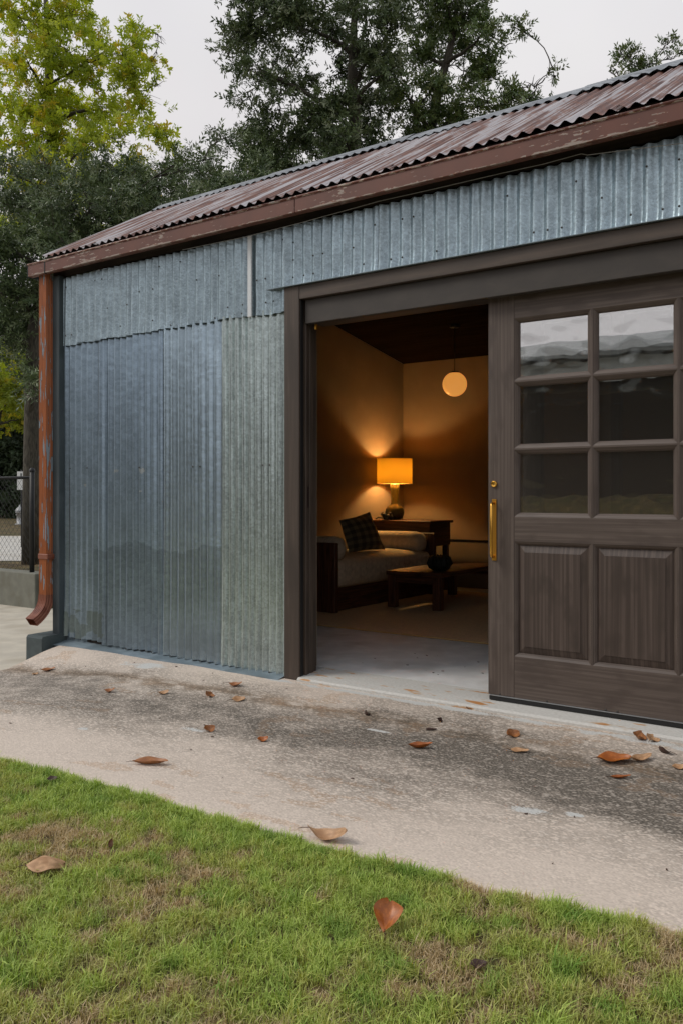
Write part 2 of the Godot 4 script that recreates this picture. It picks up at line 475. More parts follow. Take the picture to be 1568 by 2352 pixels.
	for j in cw:
		for i in cw:
			var a := 1.0 if (i / 26) % 2 == 0 else 0.0
			var b := 1.0 if (j / 26) % 2 == 0 else 0.0
			var c := srgb(76, 70, 56).lerp(srgb(150, 138, 108), (a + b) * 0.5)
			put(dc, j * cw + i, c.darkened(c1[j * cw + i] / 255.0 * 0.35))
	mat("plaid_cloth", Color(1, 1, 1), 0.95, 0.0, tex(cw, cw, dc), Vector2(1, 1))
	mat("glazed_clay", srgb(92, 94, 56), 0.5, 0.0, grained(256, 256, srgb(170, 170, 160), srgb(255, 255, 245), srgb(110, 115, 90), 98, 0, 0.9)[0], Vector2(3, 3), null, 1, true)
	mat("dark_clay", srgb(34, 36, 36), 0.6, 0.0, M.glazed_clay.albedo_texture, Vector2(5, 5), null, 1, true)
	var sh := mat("lamp_shade_linen", srgb(236, 186, 110), 0.9)
	sh.backlight_enabled = true; sh.backlight = Color(0.34, 0.26, 0.05)
	sh.cull_mode = BaseMaterial3D.CULL_DISABLED
	var gb := mat("globe_glass", srgb(240, 220, 180), 0.25)
	gb.emission_enabled = true; gb.emission = Color(1.0, 0.66, 0.30); gb.emission_energy_multiplier = 0.62
	var bb := mat("bulb_glow", srgb(255, 230, 180), 0.4)
	bb.emission_enabled = true; bb.emission = Color(1.0, 0.62, 0.25); bb.emission_energy_multiplier = 3.0
	mat("black_metal", srgb(24, 23, 22), 0.45, 0.4)
	mat("fence_black", srgb(26, 27, 28), 0.5, 0.2)
	mat("silver_paint", srgb(178, 180, 182), 0.4, 0.4)
	mat("sign_white", srgb(220, 222, 220), 0.6)
	# --- plants
	var bark := grained(512, 512, srgb(92, 88, 80), srgb(140, 136, 126), srgb(60, 56, 50), 101, 3, 0.8)
	mat("bark", Color(0.66, 0.65, 0.62), 0.95, 0.0, bark[0], Vector2(1.5, 4), normal_tex(512, 512, bark[1], 4.0), 0.8)
	for a in [["oak_leaf", 0.38, 0.4], ["bright_leaf", 0.55, 1.0], ["far_leaf", 0.6, 0.35]]:
		var l := mat(a[0], Color(1, 1, 1), a[1])
		l.vertex_color_use_as_albedo = true
		l.backlight_enabled = true; l.backlight = Color(a[2], a[2], a[2] * 0.5)
		l.cull_mode = BaseMaterial3D.CULL_DISABLED
	var gr := mat("grass_blade", Color(1, 1, 1), 0.6)
	gr.vertex_color_use_as_albedo = true
	gr.backlight_enabled = true; gr.backlight = Color(0.7, 0.7, 0.35)
	gr.cull_mode = BaseMaterial3D.CULL_DISABLED
	var lf := grained(256, 256, srgb(215, 208, 200), srgb(255, 250, 245), srgb(205, 190, 175), 103, 2, 0.6)
	for k in 5:
		var c: Color = [srgb(178, 122, 76), srgb(204, 166, 128), srgb(184, 108, 44), srgb(120, 80, 54), srgb(72, 50, 42)][k]
		var l := mat("dry_leaf_%d" % k, c, [0.5, 0.55, 0.38, 0.6, 0.6][k], 0.0, lf[0], Vector2(6, 6))
		l.cull_mode = BaseMaterial3D.CULL_DISABLED
	mat("stem_brown", srgb(76, 52, 38), 0.7)
	# --- the building across the lawn, only seen in the glass
	mat("shed_roof", srgb(112, 116, 114), 0.6, 0.2)
	mat("shed_wall", srgb(176, 182, 180), 0.6, 0.2)
	mat("bank_grass", srgb(112, 100, 66), 0.95, 0.0, M.soil.albedo_texture, Vector2(0.8, 0.8), null, 1, true)
	mat("shed_boards", srgb(112, 100, 86), 0.9)

func make_apron():
	# weathered concrete: clean rosy cement by the lawn, black growth and exposed stones in a band along the middle
	var w := 2048
	var h := 1024
	var big := nb(w, h, 512, 256, 0.012, 4, 111, FastNoiseLite.TYPE_SIMPLEX_SMOOTH, false)
	var mid := nb(w, h, 1024, 512, 0.03, 4, 112, FastNoiseLite.TYPE_SIMPLEX_SMOOTH, false)
	var fine := nb(w, h, w, h, 0.3, 2, 113, FastNoiseLite.TYPE_SIMPLEX_SMOOTH, false)
	var stone := nb(w, h, w, h, 0.3, 1, 114, FastNoiseLite.TYPE_CELLULAR, false)
	var d := PackedByteArray(); d.resize(w * h * 3)
	var hh := PackedByteArray(); hh.resize(w * h)
	var xs := PackedFloat32Array(); xs.resize(w)
	var xw := PackedFloat32Array(); xw.resize(w)
	var xd := PackedFloat32Array(); xd.resize(w)
	for i in w:
		var x := -6.6 + 8.0 * i / w
		xs[i] = 0.82 + 0.10 * sin(x * 1.3 + 0.6)
		xw[i] = (0.68 + 0.50 * smoothstep(-3.4, -1.2, x)) * (0.7 + 0.3 * smoothstep(-5.4, -4.4, x))
		xd[i] = 0.50 + 0.06 * sin(x * 0.9)
	var base := srgb(222, 207, 192)
	for j in h:
		var z := -0.1 + 2.3 * j / h
		for i in w:
			var k := j * w + i
			var b := big[k] / 255.0
			var m := mid[k] / 255.0
			var f := fine[k] / 255.0
			var s := stone[k] / 255.0
			# the band of black growth wanders; its film lies between the stones
			var q := (z - xs[i] - (b - 0.5) * 0.5) / 0.52
			var band := xw[i] / (1.0 + q * q * (1.0 + q * q))
			var grime := clampf(band * 1.2 + (m - 0.5) * 0.7 * (0.28 + band) - 0.05, 0.0, 1.0)
			var film := clampf(grime * (0.3 + 1.1 * f) - (0.28 if s > 0.74 else 0.0), 0.0, 1.0) * 0.9
			var tone := 1.0 - f * 0.13 + (s - 0.5) * 0.06 + (m - 0.5) * 0.05
			var r := base.r * tone
			var g := base.g * tone
			var bl := base.b * tone
			var br := (1.0 - minf(absf(z - xd[i] - (b - 0.5) * 0.1) / 0.10, 1.0)) * clampf((m - 0.25) * 3.0, 0.0, 1.0) * 0.75
			r += (0.54 - r) * br; g += (0.44 - g) * br; bl += (0.34 - bl) * br
			r += (0.275 - r) * film; g += (0.255 - g) * film; bl += (0.225 - bl) * film
			if s > 0.87 and grime > 0.15:
				r += (0.76 - r) * 0.36; g += (0.73 - g) * 0.36; bl += (0.69 - bl) * 0.36
			elif b > 0.6 and m > 0.62 and f > 0.42:
				r += (0.70 - r) * 0.3; g += (0.54 - g) * 0.3; bl += (0.40 - bl) * 0.3
			var k3 := k * 3
			d[k3] = int(clampf(r, 0.0, 1.0) * 255.0); d[k3 + 1] = int(clampf(g, 0.0, 1.0) * 255.0); d[k3 + 2] = int(clampf(bl, 0.0, 1.0) * 255.0)
			hh[k] = int(clampf(0.5 + (s - 0.5) * 0.35 * (0.3 + grime) + (f - 0.5) * 0.4, 0.0, 1.0) * 255.0)
	# pale cement patches
	for p in [[-1.20, 1.15, 0.075, 0.032], [-1.08, 1.10, 0.03, 0.02], [-2.9, 1.08, 0.08, 0.03], [-3.36, 1.39, 0.03, 0.02], [-2.2, 0.62, 0.05, 0.012], [-4.15, 0.28, 0.16, 0.05], [-1.5, 0.16, 1.2, 0.022], [-2.4, 0.15, 0.7, 0.02], [-0.9, 0.17, 0.5, 0.03]]:
		var x0 := int((p[0] + 6.6) / 8.0 * w)
		var z0 := int((p[1] + 0.1) / 2.3 * h)
		var rx := int(p[2] / 8.0 * w * 1.6)
		var rz := int(p[3] / 2.3 * h * 1.6)
		for jj in range(-rz, rz + 1):
			for ii in range(-rx, rx + 1):
				if x0 + ii < 0 or x0 + ii >= w or z0 + jj < 0 or z0 + jj >= h: continue
				var k := (z0 + jj) * w + x0 + ii
				var e := pow(float(ii) / rx, 2) + pow(float(jj) / rz, 2)
				if e + (mid[k] / 255.0 - 0.5) * 1.8 + (fine[k] / 255.0 - 0.5) * 0.9 < 0.42:
					put(d, k, srgb(208, 208, 204).darkened(fine[k] / 255.0 * 0.12))
	mat("apron_concrete", Color(1, 1, 1), 0.88, 0.0, tex(w, h, d), Vector2(1, 1), normal_tex(w, h, hh, 3.0), 0.6)

func on_z(px: float, py: float, z: float) -> Vector3:
	var d := dir_of(px, py)
	return CAM + d * ((z - CAM.z) / d.z)

# ---------------------------------------------------------------- corrugated sheet standing in the plane z = zc
func wall_sheet(parent: Node, x0: float, x1: float, y0: float, y1: float, zc: float, pitch: float, amp: float, m: Material, sd: int, whole := false, lap := 0.0) -> MeshInstance3D:
	var b := MB.new(true)
	var cols := int((x1 - x0) / pitch * 8.0)
	var rows := 7
	var r := RandomNumberGenerator.new(); r.seed = sd
	var ph := r.randf() * TAU
	var bow := []
	for i in 4: bow.append(r.randf_range(-1, 1))
	var P := []
	var U := []
	for j in rows + 1:
		var v := float(j) / rows
		var y := lerpf(y0, y1, v)
		var rp := []
		var ru := []
		for i in cols + 1:
			var u := float(i) / cols
			var x := lerpf(x0, x1, u)
			var a := amp * (1.0 + 0.15 * sin(x * 9.0 + bow[0] * 5.0))
			var s := sin(TAU * (x - x0) / pitch + ph)
			var z: float = zc + a * (s * 0.8 + 0.2 * s * s * s) + 0.003 * bow[1] * sin(v * 3.1) + 0.002 * sin(u * 5.0 + bow[2] * 3.0 + v * 4.0)
			z += lap * smoothstep(0.06, 0.0, u) - 0.003 * smoothstep(0.9, 1.0, u)
			# the foot kicks out a little
			z += 0.004 * smoothstep(0.1, 0.0, v) * (1.0 + bow[3])
			rp.append(Vector3(x, y + (0.004 * sin(x * 21.0 + sd) if j == 0 else 0.0), z))
			ru.append(Vector2((x + 5.35) / 2.2, 1.0 - (y + 0.02) / 2.2) if whole else Vector2(x + sd * 0.37, -y + sd * 0.21))
		P.append(rp); U.append(ru)
	b.grid(P, U, Vector3(0, 0, 1))
	var o := obj("corrugated_sheet", b, m, parent)
	# nail heads on the crests
	for y in [y0 + 0.05, (y0 + y1) / 2.0, y1 - 0.10]:
		for k in 3:
			if r.randf() < 0.35: continue
			var i: int = r.randi_range(2, cols - 2)
			while i < cols - 2 and sin(TAU * i / cols * (x1 - x0) / pitch + ph) < 0.8: i += 1
			var j := int(round((y - y0) / (y1 - y0) * rows))
			var n := inst("nail", M.nail_mesh, o)
			n.position = P[clampi(j, 0, rows)][i] + Vector3(0, 0, 0.001)
	return o

func build_shed():
	var t := thing("metal_shed", "low shed clad in corrugated galvanised sheets under a rusty tin roof", "shed")
	var nm := MB.new(true)
	nm.lathe(Vector3.ZERO, [Vector2(0, 0.004), Vector2(0.004, 0.003), Vector2(0.0055, 0.0)], 8)
	var nmesh := nm.mesh(M.steel)
	var turned := SurfaceTool.new()
	turned.append_from(nmesh, 0, Transform3D(Basis(Vector3.RIGHT, PI / 2), Vector3.ZERO))
	turned.set_material(mat("nail_head", srgb(70, 66, 62), 0.6, 0.3))
	M["nail_mesh"] = turned.commit()
	# solid walls behind the sheets
	var wall := MB.new()
	wall.box(Vector3(-5.262, -0.25, -0.14), Vector3(-3.13, 2.66, 0.045), 0.0)
	wall.box(Vector3(-3.13, 2.21, -0.14), Vector3(0.72, 2.66, 0.045), 0.0)
	wall.box(Vector3(0.72, -0.25, -0.14), Vector3(2.6, 2.66, 0.045), 0.0)
	obj("wall_boarding", wall, M.shade_toned_wood, t)
	var gable := MB.new()
	gable.extrude_x([Vector2(-4.7, -0.25), Vector2(-0.14, -0.25), Vector2(-0.14, 2.70), Vector2(-1.03, 3.27), Vector2(-4.7, 2.62)], -5.262, -5.2)
	gable.extrude_x([Vector2(-4.7, -0.25), Vector2(-0.14, -0.25), Vector2(-0.14, 2.70), Vector2(-1.03, 3.27), Vector2(-4.7, 2.62)], 2.52, 2.6)
	gable.box(Vector3(-5.2, -0.25, -4.7), Vector3(2.52, 2.62, -4.60), 0.0)
	obj("gable_wall", gable, M.galvanised_plain, t)
	# lower sheets
	var lower := [-5.268, -4.826, -4.259, -3.706, -3.186]
	for i in 4:
		var y0: float = [0.035, 0.02, 0.012, 0.008][i]
		wall_sheet(t, lower[i] - 0.01, lower[i + 1] + 0.012, y0, 2.18, [0.058, 0.060, 0.064, 0.066][i], [0.064, 0.064, 0.066, 0.054][i], [0.012, 0.0145, 0.015, 0.0145][i], [M.galvanised_lower, M.galvanised_lower, M.galvanised_newer, M.galvanised_pale][i], 200 + i, i < 3, [0.0, 0.005, 0.005, 0.006][i])
	# upper sheets
	var upper := [-5.268, -5.088, -4.519, -3.953, -3.451]
	for i in 4:
		wall_sheet(t, upper[i] - 0.01, upper[i + 1] + 0.01, 2.153 + 0.003 * i, 2.646, 0.076 + 0.003 * (i % 2), 0.066, 0.0105, M.galvanised_upper, 220 + i, false, 0.006)
	wall_sheet(t, -3.46, -3.183, 2.150, 2.646, 0.080, 0.068, 0.009, M.galvanised_upper, 231, false, 0.006)
	var over := [-3.183, -3.091, -2.519, -1.948, -1.375, -0.8, -0.22, 0.36, 0.93, 1.5, 2.07, 2.6]
	for i in 11:
		wall_sheet(t, over[i] - 0.008, over[i + 1] + 0.008, 2.288, 2.646, 0.083 + 0.003 * (i % 2), 0.069, 0.0115, M.galvanised_upper, 240 + i, false, 0.006)
	for i in 3:
		wall_sheet(t, 0.82 + 0.6 * i, 1.44 + 0.6 * i, 0.01, 2.30, 0.062 + 0.003 * (i % 2), 0.066, 0.0085, M.galvanised_plain, 260 + i)
	# the bright flat rib that covers a joint
	box_obj("cover_rib", Vector3(-3.468, 2.146, 0.086), Vector3(-3.436, 2.642, 0.099), M.steel_dull, t, 0.005, 1)
	# corner post
	box_obj("corner_post", Vector3(-5.348, -0.06, -0.1), Vector3(-5.271, 2.665, 0.112), M.post_paint, t, 0.004, 1)
	# base flashing: turned-out strip at the foot of the wall
	var fl := MB.new()
	var rows := []
	var uvs := []
	for s in [[0.06, 0.0462], [0.012, 0.0468], [0.003, 0.09], [-0.008, 0.150], [-0.013, 0.150]]:
		var rp := []
		var ru := []
		for i in 22:
			var x := lerpf(-5.33, -3.187, i / 21.0)
			var kick := smoothstep(-5.0, -5.33, x)
			var yy: float = s[0] + (0.012 * kick if s[0] > 0.05 else -0.006 * kick)
			rp.append(Vector3(x - 0.03 * kick * (s[1] - 0.06) * 10.0, yy + 0.003 * sin(x * 7.0), s[1] + 0.02 * kick * step_of(s[1]) + 0.004 * sin(x * 13.0)))
			ru.append(Vector2(x, s[1] - s[0]))
		rows.append(rp); uvs.append(ru)
	fl.grid(rows, uvs, Vector3(0, 0.6, 1))
	obj("base_flashing", fl, M.flashing_metal, t)
	# casing round the opening, head flashing, track cover
	box_obj("door_casing", Vector3(-3.182, -0.004, 0.03), Vector3(-3.070, 2.285, 0.100), M.casing_paint, t, 0.003, 1)
	box_obj("door_casing", Vector3(-3.070, 2.204, 0.03), Vector3(0.72, 2.284, 0.0985), M.casing_paint, t, 0.003, 0)
	box_obj("door_casing", Vector3(0.72, -0.004, 0.03), Vector3(0.832, 2.284, 0.100), M.casing_paint, t, 0.003, 1)
	box_obj("head_flashing", Vector3(-3.30, 2.2855, 0.05), Vector3(0.84, 2.289, 0.118), M.flashing_metal, t, 0.0, 0)
	box_obj("track_cover", Vector3(-3.052, 2.064, 0.028), Vector3(0.70, 2.2035, 0.068), M.track_cover, t, 0.003, 0)
	box_obj("track_rail", Vector3(-3.05, 2.075, -0.11), Vector3(0.70, 2.21, 0.022), M.casing_paint, t, 0.002, 0)
	box_obj("roller_stop", Vector3(-3.020, 2.035, 0.006), Vector3(-3.006, 2.075, 0.020), M.brass_brushed, t, 0.002, 1)
	# left jamb in its layers
	box_obj("jamb", Vector3(-3.135, -0.02, -0.062), Vector3(-3.073, 2.21, 0.03), M.casing_paint, t, 0.002, 1)
	box_obj("weather_seal", Vector3(-3.073, 0.0, 0.062), Vector3(-3.066, 2.204, 0.088), M.black_rubber, t, 0.001, 1)
	box_obj("jamb_stop", Vector3(-3.073, 0.0, 0.022), Vector3(-3.052, 2.075, 0.056), M.casing_paint, t, 0.003, 1)
	box_obj("jamb_stop", Vector3(-3.073, 0.0, -0.022), Vector3(-3.056, 2.075, 0.014), M.casing_paint, t, 0.003, 1)
	box_obj("jamb_stop", Vector3(-3.073, 0.0, -0.062), Vector3(-3.066, 2.075, -0.030), M.casing_paint, t, 0.002, 1)
	box_obj("strike_plate", Vector3(-3.052, 0.995, 0.030), Vector3(-3.0505, 1.12, 0.048), M.dark_slot, t, 0.0005, 1)
	# threshold
	var th := MB.new()
	th.extrude_x([Vector2(-0.16, -0.1), Vector2(0.118, -0.1), Vector2(0.118, 0.004), Vector2(0.108, 0.014), Vector2(0.02, 0.024), Vector2(-0.16, 0.029)], -3.072, 0.72)
	obj("threshold", th, M.threshold_cement, t)
	# eaves: fascia behind the gutter, soffit, gutter of three lengths
	box_obj("eaves_board", Vector3(-5.40, 2.661, 0.0455), Vector3(2.66, 2.785, 0.068), M.shade_toned_wood, t, 0.002, 0)
	box_obj("soffit", Vector3(-5.45, 2.715, 0.0685), Vector3(2.6, 2.73, 0.1595), M.shade_toned_wood, t, 0.002, 0)
	var gx := [-5.512, -3.02, -0.6, 2.7]
	for i in 3:
		var g := MB.new()
		var uo := Vector2(i * 1.37, 0.2335)
		g.box(Vector3(gx[i], 2.668, 0.19), Vector3(gx[i + 1] - 0.002, 2.752, 0.204), 0.003, 0, uo)
		g.box(Vector3(gx[i], 2.668, 0.160), Vector3(gx[i + 1] - 0.002, 2.674, 0.1895), 0.002, 0, uo)
		g.box(Vector3(gx[i], 2.6745, 0.160), Vector3(gx[i + 1] - 0.002, 2.752, 0.165), 0.001, 0, uo)
		var sec := obj("gutter_length", g, M.gutter_paint, t)
		var lip := MB.new(true)
		lip.tube([Vector3(gx[i] - 0.004, 2.755, 0.204), Vector3(gx[i + 1] - 0.002, 2.755, 0.204)], [0.0075, 0.0075], 8)
		obj("rolled_lip", lip, M.lip_paint, sec)
	box_obj("gutter_end_cap", Vector3(-5.516, 2.664, 0.076), Vector3(-5.5125, 2.760, 0.206), M.post_paint, t, 0.001, 1)
	box_obj("gutter_joint", Vector3(-5.318, 2.664, 0.188), Vector3(-5.306, 2.749, 0.2065), M.black_rubber, t, 0.002, 1)
	# roof
	build_roof(t)
	# downspout with its elbow, strap
	var dn := Node3D.new(); dn.name = "downspout"; t.add_child(dn)
	var db := MB.new()
	pipe(db, [[Vector3(-5.393, 2.68, 0.134), 0], [Vector3(-5.393, 0.30, 0.134), 0]], 0.087, 0.058)
	obj("pipe", db, M.downspout_paint, dn)
	var eb := MB.new()
	var ep := []
	for i in 9:
		var a := i / 8.0
		ep.append([Vector3(-5.393 - 0.01 * a * a, 0.34 - 0.21 * a + 0.02 * a * a, 0.134 + 0.115 * pow(a, 2.4)), a])
	pipe(eb, ep, 0.093, 0.064)
	obj("elbow", eb, M.elbow_paint, dn)
	box_obj("strap", Vector3(-5.442, 0.60, 0.100), Vector3(-5.325, 0.638, 0.170), M.elbow_paint, dn, 0.004, 0)
	# cable along the top of the sheets
	var cb := MB.new(true)
	var pts := []
	for p in [[420, 574], [560, 545], [690, 512], [784, 486], [870, 462], [1000, 433], [1150, 398], [1250, 376], [1334, 353], [1348, 356], [1450, 343], [1568, 329]]:
		pts.append(on_z(p[0], p[1], 0.118))
	pts.append(Vector3(0.6, 2.665, 0.118)); pts.append(Vector3(2.5, 2.66, 0.118))
	var rr := []
	for p in pts: rr.append(0.0022)
	cb.tube(pts, rr, 5)
	obj("cable", cb, M.cable, t)
	# right jamb and fixed glazed leaf behind the sliding door
	build_fixed_leaf(t)

func step_of(v: float) -> float:
	return 1.0 if v > 0.09 else 0.0

# rectangular ribbed pipe along a path; each entry [point, bend]
func pipe(b: MB, path: Array, w: float, dp: float):
	var prof := []
	var nf := 10
	for i in nf + 1:
		var k := 0.004 if i % 2 == 1 and i > 0 and i < nf else 0.0
		prof.append(Vector2(lerpf(-w / 2, w / 2, float(i) / nf), dp / 2 - k))
	var ns := 6
	for i in range(1, ns):
		var k := 0.004 if i % 2 == 1 else 0.0
		prof.append(Vector2(w / 2 - k, lerpf(dp / 2, -dp / 2, float(i) / ns)))
	prof.append(Vector2(w / 2, -dp / 2)); prof.append(Vector2(-w / 2, -dp / 2))
	for i in range(1, ns):
		prof.append(Vector2(-w / 2, lerpf(-dp / 2, dp / 2, float(i) / ns)))
	var rings := []
	var run := 0.0
	for i in path.size():
		var t: Vector3 = (path[min(i + 1, path.size() - 1)][0] - path[max(i - 1, 0)][0]).normalized()
		var side := Vector3.RIGHT
		var fr := side.cross(t).normalized()
		if fr.z < 0 and abs(t.y) > 0.3: fr = -fr
		var ring := []
		for p in prof: ring.append(path[i][0] + side * p.x + fr * p.y)
		rings.append(ring)
	for i in path.size() - 1:
		var seg: float = (path[i + 1][0] - path[i][0]).length()
		var v := 0.0
		for k in prof.size():
			var k2 := (k + 1) % prof.size()
			var e: float = (prof[k2] - prof[k]).length()
			var mid: Vector3 = (path[i][0] + path[i + 1][0]) / 2
			b.quad(rings[i][k], rings[i][k2], rings[i + 1][k2], rings[i + 1][k], (rings[i][k] + rings[i + 1][k2]) / 2 - mid, Vector2(run, v), Vector2(run, v + e), Vector2(run + seg, v + e), Vector2(run + seg, v))
			v += e
		run += seg

func build_roof(t: Node):
	var eave := Vector2(0.150, 2.808)
	var ridge := Vector2(-1.03, 3.492)
	var along := (ridge - eave).normalized()
	var nrm := Vector2(-along.y, along.x)
	if nrm.y < 0: nrm = -nrm
	var x := -5.425
	var k := 0
	while x < 2.7:
		var b := MB.new(true)
		var cols := 72
		var P := []
		var U := []
		for j in 5:
			var v := j / 4.0
			var rp := []
			var ru := []
			for i in cols + 1:
				var xx := x + 0.63 * i / cols
				var o := 0.0095 * sin(TAU * (xx - x) / 0.07) + (0.004 if i < 6 else 0.0) + 0.002 * sin(xx * 3.0 + v * 3.0)
				var p := eave.lerp(ridge, v) + nrm * o + along * (-0.012 * sin(k * 2.3) if j == 0 else 0.0)
				rp.append(Vector3(xx, p.y, p.x))
				ru.append(Vector2(xx + k * 0.13, v * 1.39))
			P.append(rp); U.append(ru)
		b.grid(P, U, Vector3(0, 1, 0.5))
		obj("roof_sheet", b, M.rusty_sheet, t)
		x += 0.60; k += 1
	# boarding under the sheets, and the long low slope behind the ridge
	var deck := MB.new()
	var lo := eave - nrm * 0.016 - along * -0.03
	var hi := ridge - nrm * 0.016
	deck.extrude_x([lo, hi, hi - nrm * 0.02, lo - nrm * 0.02], -5.40, 2.66)
	deck.extrude_x([hi - nrm * 0.02, Vector2(-1.05, 3.46), Vector2(-4.9, 2.80), Vector2(-4.9, 2.78), Vector2(-1.05, 3.43)], -5.40, 2.66)
	obj("roof_boarding", deck, M.shade_toned_wood, t)
	var back := MB.new(true)
	var P := []
	var U := []
	for v in [0.0, 1.0]:
		var rp := []
		var ru := []
		for i in 650:
			var xx := -5.425 + 8.12 * i / 649.0
			var p := Vector2(-1.04, 3.492).lerp(Vector2(-4.95, 2.815), v)
			rp.append(Vector3(xx, p.y + 0.0115 * sin(TAU * xx / 0.07), p.x))
			ru.append(Vector2(xx, v * 4.0))
		P.append(rp); U.append(ru)
	back.grid(P, U, Vector3.UP)
	obj("rear_roof_sheet", back, M.rusty_sheet, t)
	# ridge capping in lengths with scalloped edges
	var cx := -5.43
	k = 0
	while cx < 2.7:
		var L := 1.22
		var c := MB.new(true)
		P = []; U = []
		for s in [0.17, 0.06, 0.0, -0.06, -0.17]:
			var rp := []
			var ru := []
			for i in 60:
				var xx := cx + (L + 0.03) * i / 59.0
				var w := 0.008 * sin(TAU * (xx + 0.02) / 0.07) * smoothstep(0.05, 0.17, abs(s))
				var p := Vector2(-1.035, 3.522)
				var off: Vector2 = (-along if s > 0 else Vector2(-0.985, -0.172)) * abs(s)
				rp.append(Vector3(xx, p.y + off.y + w + 0.006 * (k % 2) - 0.010 * smoothstep(0.1, 0.17, abs(s)), p.x + off.x))
				ru.append(Vector2(xx + k * 0.4, s))
			P.append(rp); U.append(ru)
		c.grid(P, U, Vector3.UP)
		obj("ridge_cap", c, M.ridge_metal, t)
		cx += L; k += 1

# sloping moulding round an opening, stepping back from z0 to z1
func sticking(b: MB, x0: float, x1: float, y0: float, y1: float, w: float, z0: float, z1: float):
	var O := [Vector3(x0, y0, z0), Vector3(x1, y0, z0), Vector3(x1, y1, z0), Vector3(x0, y1, z0)]
	var mid := w * 0.55
	var Q := [Vector3(x0 + mid, y0 + mid, lerpf(z0, z1, 0.3)), Vector3(x1 - mid, y0 + mid, lerpf(z0, z1, 0.3)), Vector3(x1 - mid, y1 - mid, lerpf(z0, z1, 0.3)), Vector3(x0 + mid, y1 - mid, lerpf(z0, z1, 0.3))]
	var I := [Vector3(x0 + w, y0 + w, lerpf(z0, z1, 0.75)), Vector3(x1 - w, y0 + w, lerpf(z0, z1, 0.75)), Vector3(x1 - w, y1 - w, lerpf(z0, z1, 0.75)), Vector3(x0 + w, y1 - w, lerpf(z0, z1, 0.75))]
	var J := [Vector3(x0 + w, y0 + w, z1), Vector3(x1 - w, y0 + w, z1), Vector3(x1 - w, y1 - w, z1), Vector3(x0 + w, y1 - w, z1)]
	var c := Vector3((x0 + x1) / 2, (y0 + y1) / 2, 0)
	for k in 4:
		var k2 := (k + 1) % 4
		for pr in [[O, Q], [Q, I], [I, J]]:
			var a: Vector3 = pr[0][k]; var d: Vector3 = pr[0][k2]; var e: Vector3 = pr[1][k2]; var f: Vector3 = pr[1][k]
			var al := [Vector2(a.x, a.y * 0.5), Vector2(d.x, d.y * 0.5), Vector2(e.x, e.y * 0.5 + 0.02), Vector2(f.x, f.y * 0.5 + 0.02)] if k % 2 == 0 else [Vector2(a.y, a.x * 0.5), Vector2(d.y, d.x * 0.5), Vector2(e.y, e.x * 0.5 + 0.02), Vector2(f.y, f.x * 0.5 + 0.02)]
			var out := (c - (a + e) / 2); out.z = 0; out = out.normalized() + Vector3(0, 0, 0.8)
			b.quad(a, d, e, f, out, al[0], al[1], al[2], al[3])

